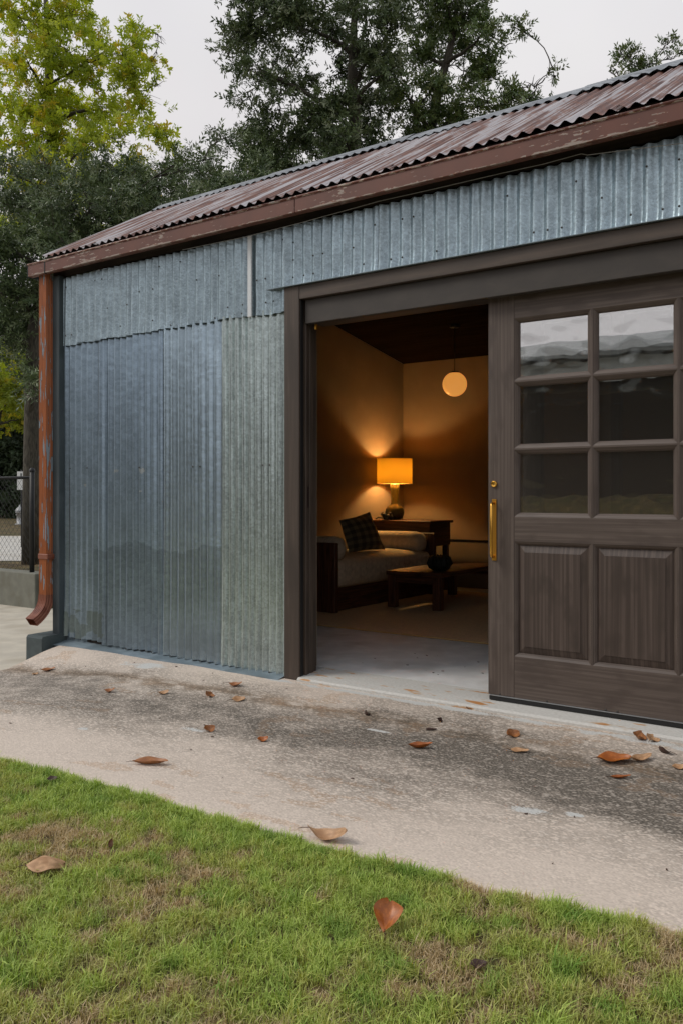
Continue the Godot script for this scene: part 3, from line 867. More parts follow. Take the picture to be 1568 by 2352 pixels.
func build_door():
	var t := thing("sliding_door", "dark stained timber sliding door with glazed panes and long brass pull", "door", Vector3.ZERO)
	var xs := [[-1.781, -1.391], [-1.381, -0.996], [-0.986, -0.60]]
	var ys := [[1.645, 1.957], [1.306, 1.635], [0.962, 1.296]]
	var back := -0.045
	box_obj("stile", Vector3(-1.924, 0.054, back), Vector3(-1.781, 2.17, 0.0), M.door_wood, t, 0.002, 1)
	box_obj("stile", Vector3(-0.60, 0.054, back), Vector3(-0.457, 2.17, 0.0), M.door_wood, t, 0.002, 1)
	box_obj("top_rail", Vector3(-1.781, 1.957, back), Vector3(-0.60, 2.17, -0.0005), M.door_wood, t, 0.001, 0)
	box_obj("lock_rail", Vector3(-1.781, 0.838, back), Vector3(-0.60, 0.962, -0.0005), M.door_wood, t, 0.001, 0)
	box_obj("bottom_rail", Vector3(-1.781, 0.054, back), Vector3(-0.60, 0.262, -0.0005), M.door_wood, t, 0.001, 0)
	for i in 2:
		box_obj("glazing_bar", Vector3(xs[i][1], 0.962, back), Vector3(xs[i + 1][0], 1.957, -0.0005), M.door_wood, t, 0.001, 1)
		box_obj("mullion", Vector3(xs[i][1], 0.262, back), Vector3(xs[i + 1][0], 0.838, -0.0005), M.door_wood, t, 0.001, 1)
	for i in 3:
		for j in 2:
			box_obj("glazing_bar", Vector3(xs[i][0], ys[j + 1][1], back), Vector3(xs[i][1], ys[j][0], -0.0005), M.door_wood, t, 0.001, 0)
		for j in 3:
			var b := MB.new()
			sticking(b, xs[i][0], xs[i][1], ys[j][0], ys[j][1], 0.021, -0.001, -0.024)
			obj("bead", b, M.door_wood, t)
			var g := MB.new()
			var x0: float = xs[i][0] + 0.012
			var x1: float = xs[i][1] - 0.012
			var tip := Basis(Vector3(0.6, 1.0, 0.0).normalized(), 0.004 * sin(i * 2.1 + j * 1.3 + 0.4))
			g.box(Vector3((x0 - x1) / 2, (ys[j][0] - ys[j][1]) / 2 + 0.012, -0.002), Vector3((x1 - x0) / 2, (ys[j][1] - ys[j][0]) / 2 - 0.012, 0.002), 0.0, 0, Vector2(i * 0.37, j * 0.71), Transform3D(tip, Vector3((x0 + x1) / 2, (ys[j][0] + ys[j][1]) / 2, -0.0265)))
			obj("pane", g, M.window_glass, t)
		# raised panel
		var p := MB.new()
		sticking(p, xs[i][0], xs[i][1], 0.262, 0.838, 0.017, -0.001, -0.022)
		obj("bead", p, M.door_wood, t)
		var f := MB.new()
		var X0: float = xs[i][0] + 0.017; var X1: float = xs[i][1] - 0.017
		var m := 0.036
		var O := [Vector3(X0, 0.279, -0.021), Vector3(X1, 0.279, -0.021), Vector3(X1, 0.821, -0.021), Vector3(X0, 0.821, -0.021)]
		var A := [Vector3(X0 + m, 0.279 + m, -0.009), Vector3(X1 - m, 0.279 + m, -0.009), Vector3(X1 - m, 0.821 - m, -0.009), Vector3(X0 + m, 0.821 - m, -0.009)]
		var B := []
		for q in A: B.append(q + Vector3(0, 0, 0.0035))
		for k in 4:
			var k2 := (k + 1) % 4
			for pr in [[O, A], [A, B]]:
				var e: Array = [pr[0][k], pr[0][k2], pr[1][k2], pr[1][k]]
				var out: Vector3 = ((e[0] + e[1]) / 2 - Vector3((X0 + X1) / 2, 0.55, 0)); out.z = 0
				f.quad(e[0], e[1], e[2], e[3], out.normalized() * 0.3 + Vector3(0, 0, 1), Vector2(e[0].y, e[0].x), Vector2(e[1].y, e[1].x), Vector2(e[2].y, e[2].x), Vector2(e[3].y, e[3].x))
		f.quad(B[0], B[1], B[2], B[3], Vector3(0, 0, 1), Vector2(B[0].y + i * 0.7, B[0].x + i), Vector2(B[1].y + i * 0.7, B[1].x + i), Vector2(B[2].y + i * 0.7, B[2].x + i), Vector2(B[3].y + i * 0.7, B[3].x + i))
		f.box(Vector3(X0, 0.279, -0.04), Vector3(X1, 0.821, -0.0225), 0.0, 1)
		obj("raised_panel", f, M.panel_wood, t)
	# sweep and kick strip
	box_obj("steel_strip", Vector3(-1.915, 0.049, -0.045), Vector3(-0.46, 0.0535, 0.004), M.steel, t, 0.0005, 0)
	box_obj("rubber_sweep", Vector3(-1.918, 0.0275, -0.04), Vector3(-0.46, 0.0488, 0.002), M.black_rubber, t, 0.002, 0)
	for x in [-1.86, -1.61, -1.32, -1.265, -0.95, -0.7]:
		var s := inst("screw", M.nail_mesh, t)
		s.position = Vector3(x, 0.060, 0.0005)
	# pull handle: flat plate and a round bar on two bent ends
	var h := Node3D.new(); h.name = "pull_handle"; t.add_child(h)
	box_obj("back_plate", Vector3(-1.9015, 0.738, 0.0), Vector3(-1.8775, 1.050, 0.006), M.brass_brushed, h, 0.001, 1)
	var bar := MB.new(true)
	var hx := -1.8895
	var pts := [Vector3(hx, 1.030, 0.004), Vector3(hx, 1.030, 0.024), Vector3(hx, 1.026, 0.034), Vector3(hx, 1.014, 0.039), Vector3(hx, 0.9, 0.0395), Vector3(hx, 0.774, 0.039), Vector3(hx, 0.762, 0.034), Vector3(hx, 0.758, 0.024), Vector3(hx, 0.758, 0.004)]
	bar.tube(pts, [0.007, 0.007, 0.007, 0.0072, 0.0078, 0.0072, 0.007, 0.007, 0.007], 12)
	obj("bar", bar, M.brass, h)
	var lk := Node3D.new(); lk.name = "lock_cylinder"; t.add_child(lk)
	lk.position = Vector3(-1.890, 1.127, 0.0)
	var c1 := MB.new(true)
	c1.lathe(Vector3.ZERO, [Vector2(0.0165, 0), Vector2(0.0165, 0.008), Vector2(0.014, 0.011), Vector2(0.0115, 0.0095), Vector2(0.0, 0.0095)], 24)
	var ring := obj("collar", c1, M.brass, lk); ring.rotation.x = PI / 2
	box_obj("key_slot", Vector3(-0.0012, -0.007, 0.0096), Vector3(0.0012, 0.001, 0.0102), M.dark_slot, lk, 0.0003, 1)

func build_fixed_leaf(t: Node):
	# glazed leaf fixed in the opening behind the door that slides past it
	var n := Node3D.new(); n.name = "fixed_glazed_leaf"; t.add_child(n)
	for x in [[-1.80, -1.70], [-1.345, -1.30], [-0.91, -0.865], [-0.47, -0.425], [-0.03, 0.02], [0.42, 0.47], [0.68, 0.72]]:
		box_obj("upright", Vector3(x[0], 0.03, -0.20), Vector3(x[1], 2.2, -0.155), M.door_wood, n, 0.003, 1)
	for y in [[0.03, 0.25], [1.95, 2.2]]:
		box_obj("rail", Vector3(-1.70, y[0], -0.199), Vector3(0.68, y[1], -0.156), M.door_wood, n, 0.002, 0)
	var g := MB.new()
	g.quad(Vector3(-1.7, 0.25, -0.177), Vector3(0.68, 0.25, -0.177), Vector3(0.68, 1.95, -0.177), Vector3(-1.7, 1.95, -0.177), Vector3(0, 0, 1))
	obj("pane", g, M.inner_glass, n)

# soft closed roll along x
func roll(b: MB, x0: float, x1: float, c: Vector2, r: float, seed_x: float):
	var n := 20
	var rings := []
	for i in 15:
		var u := i / 14.0
		var e: float = min(u, 1.0 - u)
		var x := lerpf(x0, x1, u)
		var rr := r * (1.0 if e > 0.12 else sqrt(max(0.0, 1.0 - pow(1.0 - e / 0.12, 2.0)) * 0.72 + 0.28 * e / 0.12))
		var ring := []
		for k in n:
			var a := TAU * k / n
			var q := rr * (1.0 + 0.02 * sin(x * 9.0 + a * 2.0 + seed_x))
			ring.append(Vector3(x, c.y + sin(a) * q, c.x + cos(a) * q))
		rings.append(ring)
	for i in 14:
		for k in n:
			var k2 := (k + 1) % n
			var mid := Vector3((rings[i][k].x + rings[i + 1][k].x) / 2, c.y, c.x)
			var out: Vector3 = (rings[i][k] + rings[i + 1][k2]) / 2 - mid
			if i < 3: out.x -= 0.02
			if i > 10: out.x += 0.02
			b.quad(rings[i][k], rings[i][k2], rings[i + 1][k2], rings[i + 1][k], out)

# cushioned block with rounded edges and a crowned top
func pad(b: MB, lo: Vector3, hi: Vector3, r: float, crown: float):
	var c := (lo + hi) / 2
	var h := (hi - lo) / 2
	var n := 12
	for ax in 3:
		var b1 := (ax + 1) % 3
		var b2 := (ax + 2) % 3
		for s in [-1.0, 1.0]:
			var P := []
			var U := []
			for j in n + 1:
				var rp := []
				var ru := []
				for i in n + 1:
					var p := Vector3.ZERO
					p[ax] = s * h[ax]
					p[b1] = h[b1] * sin((i / float(n) * 2.0 - 1.0) * PI / 2)
					p[b2] = h[b2] * sin((j / float(n) * 2.0 - 1.0) * PI / 2)
					var q := Vector3(clampf(p.x, -h.x + r, h.x - r), clampf(p.y, -h.y + r, h.y - r), clampf(p.z, -h.z + r, h.z - r))
					var dd := p - q
					p = q + dd.normalized() * r if dd.length() > 0.0001 else p
					if p.y > 0: p.y += crown * (1.0 - pow(p.x / h.x, 2.0)) * (1.0 - pow(p.z / h.z, 4.0)) * p.y / h.y
					rp.append(p + c); ru.append(Vector2(p[b1], p[b2]))
				P.append(rp); U.append(ru)
			var out := Vector3.ZERO; out[ax] = s
			b.grid(P, U, out)

func build_room():
	# floor, walls, ceiling
	var f := MB.new()
	f.box(Vector3(-5.2, -0.12, -4.6), Vector3(2.52, 0.03, -0.1605), 0.0)
	structure(obj("floor", f, M.floor_concrete))
	var wl := MB.new()
	wl.extrude_x([Vector2(-4.58, 0.03), Vector2(-0.145, 0.03), Vector2(-0.145, 2.66), Vector2(-1.0, 3.19), Vector2(-4.58, 2.58)], -5.199, -5.19)
	structure(obj("wall_left", wl, M.plaster))
	var wb := MB.new()
	wb.box(Vector3(-5.19, 0.03, -4.598), Vector3(2.5, 2.6, -4.56), 0.0)
	structure(obj("wall_back", wb, M.plaster))
	var wr := MB.new()
	wr.extrude_x([Vector2(-4.56, 0.03), Vector2(-0.145, 0.03), Vector2(-0.145, 2.66), Vector2(-1.0, 3.19), Vector2(-4.56, 2.58)], 2.5, 2.519)
	structure(obj("wall_right", wr, M.plaster))
	var wf := MB.new()
	wf.box(Vector3(-5.19, 0.03, -0.165), Vector3(-3.14, 2.63, -0.141), 0.0)
	wf.box(Vector3(-3.14, 2.215, -0.165), Vector3(0.73, 2.63, -0.141), 0.0)
	wf.box(Vector3(0.73, 0.03, -0.165), Vector3(2.5, 2.63, -0.141), 0.0)
	structure(obj("wall_front", wf, M.plaster))
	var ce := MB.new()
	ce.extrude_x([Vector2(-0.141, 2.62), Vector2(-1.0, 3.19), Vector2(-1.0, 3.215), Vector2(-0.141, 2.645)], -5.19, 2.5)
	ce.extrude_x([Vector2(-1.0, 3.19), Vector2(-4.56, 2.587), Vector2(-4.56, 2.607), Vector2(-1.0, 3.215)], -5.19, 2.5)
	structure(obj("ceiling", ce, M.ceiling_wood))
	var tr := MB.new()
	tr.box(Vector3(-5.1, 0.548, -4.56), Vector3(2.5, 0.566, -4.548), 0.003)
	tag(obj("wall_rail", tr, M.black_metal), "thin dark rail fixed low along the back wall", "rail")
	# seam across the left wall
	# --- rug
	var rg := thing("jute_rug", "flat woven jute rug on the concrete floor under the coffee table", "rug")
	var rb := MB.new()
	rb.quad(Vector3(-4.95, 0.041, -4.15), Vector3(-1.75, 0.041, -4.15), Vector3(-1.75, 0.041, -1.43), Vector3(-4.95, 0.041, -1.43), Vector3.UP, Vector2(-4.95, -4.15), Vector2(-1.75, -4.15), Vector2(-1.75, -1.43), Vector2(-4.95, -1.43))
	rb.box(Vector3(-4.95, 0.0305, -4.15), Vector3(-1.75, 0.0395, -1.43), 0.0)
	obj("weave", rb, M.jute, rg)
	var re := MB.new(true)
	var ep := []
	var er := []
	for i in 60:
		ep.append(Vector3(lerpf(-4.95, -1.75, i / 59.0), 0.0375, -1.424 + 0.002 * sin(i * 1.7))); er.append(0.0068 + 0.001 * sin(i * 2.9))
	re.tube(ep, er, 6)
	obj("bound_edge", re, M.jute_edge, rg)
	# --- daybed along the left wall
	var db := thing("daybed", "cream upholstered daybed with dark wooden ends and bolsters", "daybed")
	box_obj("end_panel", Vector3(-5.15, 0.0415, -2.055), Vector3(-4.325, 0.648, -2.0), M.dark_wood, db, 0.006, 1)
	box_obj("end_panel", Vector3(-5.15, 0.0415, -3.775), Vector3(-4.315, 0.672, -3.72), M.dark_wood, db, 0.006, 1)
	box_obj("base", Vector3(-5.14, 0.0415, -3.72), Vector3(-4.39, 0.245, -2.055), M.dark_wood, db, 0.004, 2)
	var st := MB.new(true)
	pad(st, Vector3(-5.14, 0.246, -3.715), Vector3(-4.33, 0.49, -2.06), 0.07, 0.035)
	obj("seat_cushion", st, M.cream_cloth, db)
	var r1 := MB.new(true)
	roll(r1, -5.13, -4.335, Vector2(-2.17, 0.585), 0.112, 0.0)
	obj("bolster", r1, M.cream_cloth, db)
	var r2 := MB.new(true)
	roll(r2, -5.13, -4.335, Vector2(-3.60, 0.575), 0.112, 2.0)
	obj("bolster", r2, M.cream_cloth, db)
	# --- cushion standing on one corner against the wall
	var cu := MB.new(true)
	var K := [Vector3(-4.55, 0.525, -2.535), Vector3(-4.68, 0.825, -2.56), Vector3(-4.68, 0.896, -3.08), Vector3(-4.55, 0.525, -3.158)]
	var nn: Vector3 = (K[2] - K[0]).cross(K[1] - K[3]).normalized()
	if nn.x < 0: nn = -nn
	for s in [-1.0, 1.0]:
		var P := []
		var U := []
		for j in 13:
			var v := j / 12.0
			var rp := []
			var ru := []
			for i in 13:
				var u := i / 12.0
				var pinch := 0.05 * sin(PI * v) * (u - 0.5) * -2.0
				var p: Vector3 = K[0].lerp(K[3], u).lerp(K[1].lerp(K[2], u), v)
				var ctr: Vector3 = (K[0] + K[1] + K[2] + K[3]) / 4
				var edge: float = max(abs(u - 0.5), abs(v - 0.5)) * 2.0
				p = p.lerp(ctr, 0.06 * (1.0 - abs(abs(u - 0.5) - abs(v - 0.5)) * 0.0) * edge * (1.0 - pow(min(abs(u - 0.5), abs(v - 0.5)) * 2.0, 1.5)))
				p += nn * s * 0.075 * sqrt(sin(PI * u) * sin(PI * v) + 0.0001)
				rp.append(p); ru.append(Vector2(u, v))
			P.append(rp); U.append(ru)
		cu.grid(P, U, nn * s)
	tag(obj("cushion", cu, M.plaid_cloth), "dark plaid square cushion propped on the daybed", "cushion")
	# --- console table behind the far end
	var co := thing("console_table", "low dark wooden console table carrying the lamp in the corner", "table")
	box_obj("top", Vector3(-5.16, 0.762, -4.30), Vector3(-4.40, 0.79, -3.80), M.dark_wood, co, 0.004, 0)
	box_obj("drawer_case", Vector3(-5.14, 0.52, -4.28), Vector3(-4.425, 0.7615, -3.83), M.dark_wood, co, 0.004, 0)
	for x in [-5.13, -4.49]:
		for z in [-4.27, -3.895]:
			box_obj("leg", Vector3(x, 0.031, z), Vector3(x + 0.055, 0.5195, z + 0.055), M.dark_wood, co, 0.004, 1)
	# --- coffee table
	var ct := thing("coffee_table", "dark wooden coffee table with square legs standing on the jute rug", "table")
	box_obj("top", Vector3(-4.20, 0.335, -3.86), Vector3(-3.64, 0.375, -2.62), M.dark_wood, ct, 0.004, 2)
	for a in [[-4.19, -2.705], [-3.725, -2.705], [-4.19, -3.85], [-3.725, -3.85]]:
		box_obj("leg", Vector3(a[0], 0.042, a[1]), Vector3(a[0] + 0.075, 0.3345, a[1] + 0.075), M.dark_wood, ct, 0.004, 1)
	for a in [[-4.115, -2.67, -3.725, -2.645], [-4.115, -3.825, -3.725, -3.80]]:
		box_obj("apron_rail", Vector3(a[0], 0.27, a[1]), Vector3(a[2], 0.3345, a[3]), M.dark_wood, ct, 0.002, 0)
	# --- lumpy pot on the coffee table
	var pot := MB.new(true)
	var sides := 28
	var prof := [Vector2(0.045, 0.0), Vector2(0.082, 0.018), Vector2(0.102, 0.06), Vector2(0.098, 0.10), Vector2(0.072, 0.13), Vector2(0.048, 0.137), Vector2(0.045, 0.128), Vector2(0.06, 0.10), Vector2(0.0, 0.03)]
	pot.lathe(Vector3.ZERO, prof, sides)
	for k in 14:
		var a := TAU * k / 14.0
		pot.tube([Vector3(cos(a) * 0.085, 0.03, sin(a) * 0.085), Vector3(cos(a + 0.1) * 0.105, 0.07, sin(a + 0.1) * 0.105), Vector3(cos(a + 0.25) * 0.085, 0.122, sin(a + 0.25) * 0.085), Vector3(cos(a + 0.3) * 0.056, 0.142, sin(a + 0.3) * 0.056)], [0.012, 0.016, 0.015, 0.010], 6)
	var po := obj("clay_pot", pot, M.dark_clay)
	po.position = Vector3(-3.76, 0.3755, -2.83)
	tag(po, "small dark ribbed round pot on the coffee table", "pot")
	# --- table lamp
	var lp := thing("table_lamp", "lit table lamp with an orange drum shade on a gourd shaped base", "lamp", Vector3(-4.85, 0.7905, -3.99))
	lp.position = Vector3(-4.955, 0.7905, -3.99)
	var base := MB.new(true)
	base.lathe(Vector3.ZERO, [Vector2(0.0, 0.0), Vector2(0.06, 0.001), Vector2(0.09, 0.02), Vector2(0.105, 0.07), Vector2(0.10, 0.115), Vector2(0.075, 0.15), Vector2(0.05, 0.165), Vector2(0.042, 0.18), Vector2(0.042, 0.25), Vector2(0.047, 0.33), Vector2(0.051, 0.385), Vector2(0.04, 0.392), Vector2(0.0, 0.394)], 28)
	obj("base", base, M.glazed_clay, lp)
	var neck := MB.new(true)
	neck.tube([Vector3(0, 0.39, 0), Vector3(0, 0.47, 0)], [0.008, 0.008], 8)
	obj("neck", neck, M.brass_brushed, lp)
	var sh := MB.new(true)
	for k in 48:
		var a0 := TAU * k / 48.0
		var a1 := TAU * (k + 1) / 48.0
		var d0 := Vector3(cos(a0), 0, sin(a0)) * 0.192
		var d1 := Vector3(cos(a1), 0, sin(a1)) * 0.192
		sh.quad(d0 + Vector3(0, 0.397, 0), d1 + Vector3(0, 0.397, 0), d1 + Vector3(0, 0.667, 0), d0 + Vector3(0, 0.667, 0), d0 + d1)
	var so := obj("lamp_shade", sh, M.lamp_shade_linen, lp)
	for y in [0.397, 0.667]:
		var rim := MB.new(true)
		var rp := []
		var rr := []
		for k in 49:
			rp.append(Vector3(cos(TAU * k / 48.0) * 0.192, y, sin(TAU * k / 48.0) * 0.192)); rr.append(0.003)
		rim.tube(rp, rr, 5, false)
		obj("rim", rim, M.lamp_shade_linen, so)
	var bu := MB.new(true)
	bu.lathe(Vector3(0, 0.475, 0), [Vector2(0.0, 0.0), Vector2(0.014, 0.005), Vector2(0.018, 0.03), Vector2(0.03, 0.055), Vector2(0.028, 0.08), Vector2(0.0, 0.095)], 16)
	obj("bulb", bu, M.bulb_glow, lp)
	var ol := OmniLight3D.new()
	ol.name = "lamp_light"
	ol.light_color = Color(1.0, 0.82, 0.52)
	ol.light_energy = LAMP; ol.light_size = 0.03; ol.omni_range = 9.0; ol.omni_attenuation = 2.0; ol.shadow_enabled = true
	lp.add_child(ol)
	ol.position = Vector3(0, 0.525, 0)
	# knot of dark beads beside the lamp
	var kn := MB.new(true)
	for k in 9:
		var a := k * 0.9
		var c := Vector3(0.05 * cos(a) * (1.0 - k * 0.04), 0.028 + 0.011 * (k % 4), 0.04 * sin(a))
		kn.lathe(c, [Vector2(0, -0.028), Vector2(0.018, -0.02), Vector2(0.026, 0), Vector2(0.018, 0.02), Vector2(0, 0.028)], 10)
	kn.tube([Vector3(-0.04, 0.02, 0.03), Vector3(-0.085, 0.03, 0.04), Vector3(-0.125, 0.006, 0.045)], [0.008, 0.006, 0.004], 6)
	var ko := obj("bead_ornament", kn, M.dark_clay)
	ko.position = Vector3(-4.97, 0.7905, -3.86)
	tag(ko, "small dark knotted ornament beside the lamp base", "ornament")
	# --- globe pendant
	var gl := thing("globe_pendant", "glowing round globe pendant hanging by a black cord", "pendant lamp", Vector3(-4.014, 2.165, -3.6))
	var sph := MB.new(true)
	var pr := []
	for i in 17:
		var a := -PI / 2 + PI * i / 16.0
		pr.append(Vector2(cos(a) * 0.122, sin(a) * 0.122))
	sph.lathe(Vector3.ZERO, pr, 32)
	obj("globe", sph, M.globe_glass, gl)
	var cap := MB.new(true)
	cap.lathe(Vector3.ZERO, [Vector2(0.052, 0.111), Vector2(0.052, 0.122), Vector2(0.02, 0.132), Vector2(0.0, 0.134)], 20)
	obj("cap", cap, M.black_metal, gl)
	var cd := MB.new(true)
	cd.tube([Vector3(0, 0.13, 0), Vector3(0, 0.585, 0)], [0.004, 0.004], 6)
	obj("cord", cd, M.black_metal, gl)
	var ro := MB.new(true)
	ro.lathe(Vector3.ZERO, [Vector2(0.05, 0.59), Vector2(0.05, 0.565), Vector2(0.0, 0.56)], 16)
	obj("ceiling_rose", ro, M.black_metal, gl)
	var gl2 := OmniLight3D.new()
	gl2.name = "pendant_light"
	gl2.light_color = Color(1.0, 0.80, 0.50)
	gl2.light_energy = GLOBE; gl2.light_size = 0.11; gl2.omni_range = 9.0; gl2.omni_attenuation = 2.0; gl2.shadow_enabled = true
	gl.add_child(gl2)

# ---------------------------------------------------------------- outdoors
func sheet_grid(x0: float, x1: float, z0: float, z1: float, nx: int, nz: int, fy: Callable, fuv: Callable) -> MB:
	var b := MB.new(true)
	var P := []
	var U := []
	for j in nz + 1:
		var rp := []
		var ru := []
		for i in nx + 1:
			var x := lerpf(x0, x1, float(i) / nx)
			var z := lerpf(z0, z1, float(j) / nz)
			rp.append(Vector3(x, fy.call(x, z), z)); ru.append(fuv.call(x, z))
		P.append(rp); U.append(ru)
	b.grid(P, U, Vector3.UP)
	return b

func build_ground():
	var g := MB.new()
	g.box(Vector3(-220, -0.6, -220), Vector3(220, -0.26, 220), 0.0)
	structure(obj("ground", g, M.far_ground))
	# concrete apron in front of the shed; its lawn side follows the grass edge
	var b := MB.new(true)
	var P := []
	var U := []
	for j in 41:
		var rp := []
		var ru := []
		for i in 141:
			var x := lerpf(-6.55, 1.35, i / 140.0)
			var z := lerpf(0.02, lawn_edge(x) + 0.06, j / 40.0)
			if x < -5.41: z = lerpf(0.268 + 0.56 * (-5.41 - x), lawn_edge(x) + 0.06, j / 40.0)
			rp.append(Vector3(x, ground_y(x, z) - 0.04 * smoothstep(0.0, 0.02, z - lawn_edge(x)), z)); ru.append(Vector2((x + 6.6) / 8.0, (z + 0.1) / 2.3))
		P.append(rp); U.append(ru)
	b.grid(P, U, Vector3.UP)
	structure(obj("apron", b, M.apron_concrete))
	var r := sheet_grid(1.34, 14.0, 0.02, 1.75, 10, 4, func(x, z): return ground_y(x, z) - 0.004, func(x, z): return Vector2(x, z))
	structure(obj("path", r, M.grey_concrete))
	# lower concrete yard beside the shed
	var y := sheet_grid(-14.0, -5.2, -2.6, 12.0, 20, 20, func(x, z): return -0.228 + 0.004 * sin(x * 2.0), func(x, z): return Vector2(x, z))
	structure(obj("yard", y, M.grey_concrete))
	# lawn
	var l := MB.new(true)
	P = []; U = []
	for j in 40:
		var rp := []
		var ru := []
		for i in 60:
			var x := lerpf(-5.9, 14.0, pow(i / 59.0, 1.5))
			var z := lerpf(lawn_edge(x), 11.5, pow(j / 39.0, 2.0))
			rp.append(Vector3(x, lawn_y(x, z) + (0.004 if j == 0 else 0.008), z)); ru.append(Vector2(x, z))
		P.append(rp); U.append(ru)
	l.grid(P, U, Vector3.UP)
	structure(obj("lawn", l, M.soil))
	# raised ground beyond the low wall, and the street across it
	var bk := MB.new()
	bk.box(Vector3(-200, -0.3, -200), Vector3(-8.3, 0.13, -2.02), 0.0)
	bk.box(Vector3(-8.3, -0.3, -200), Vector3(200, 0.13, -6.0), 0.0)
	structure(obj("terrain", bk, M.far_ground))
	# the street crosses the view between about 12 and 19 m from the camera
	var s := MB.new()
	var a := at(-600, 1290, 12.0); var c := at(700, 1290, 12.0)
	var e := at(-600, 1290, 19.0); var f := at(700, 1290, 19.0)
	a.y = 0.136; c.y = 0.136; e.y = 0.136; f.y = 0.136
	s.quad(a, c, f, e, Vector3.UP, Vector2(a.x, a.z), Vector2(c.x, c.z), Vector2(f.x, f.z), Vector2(e.x, e.z))
	structure(obj("street", s, M.street))

func leaf_mesh(len: float, wid: float, curl: float, fold: float, twist: float, m: Material, heart := false) -> ArrayMesh:
	var b := MB.new(true)
	var P := []
	var U := []
	var n := 12
	for i in n + 1:
		var u := i / float(n)
		var w: float = wid * 0.5 * pow(sin(PI * clampf(pow(u, 0.9), 0.0, 1.0)), 0.65)
		if heart: w = wid * 0.5 * pow(sin(PI * clampf(pow(u, 1.5) * 0.93, 0.0, 1.0)), 0.75)
		if i == 0 or (i == n and not heart): w = 0.0008
		var rp := []
		var ru := []
		for k in 7:
			var v := (k - 3) / 3.0
			var lift: float = fold * abs(v) * w + curl * pow(u - 0.45, 2.0) * len * 1.6
			lift += 0.06 * wid * sin(u * 9.0 + v * 2.0) * abs(v)
			var p := Vector3((u - 0.5) * len, lift, v * w * cos(fold * 0.5))
			if heart: p.x -= 0.045 * len * (1.0 - absf(v + 0.2)) * smoothstep(0.6, 1.0, u) - 0.03 * len * sin(absf(v) * PI) * u
			p = p.rotated(Vector3.RIGHT, twist * (u - 0.5))
			rp.append(p); ru.append(Vector2(u * 0.16, v * 0.05))
		P.append(rp); U.append(ru)
	b.grid(P, U, Vector3.UP)
	return b.mesh(m)

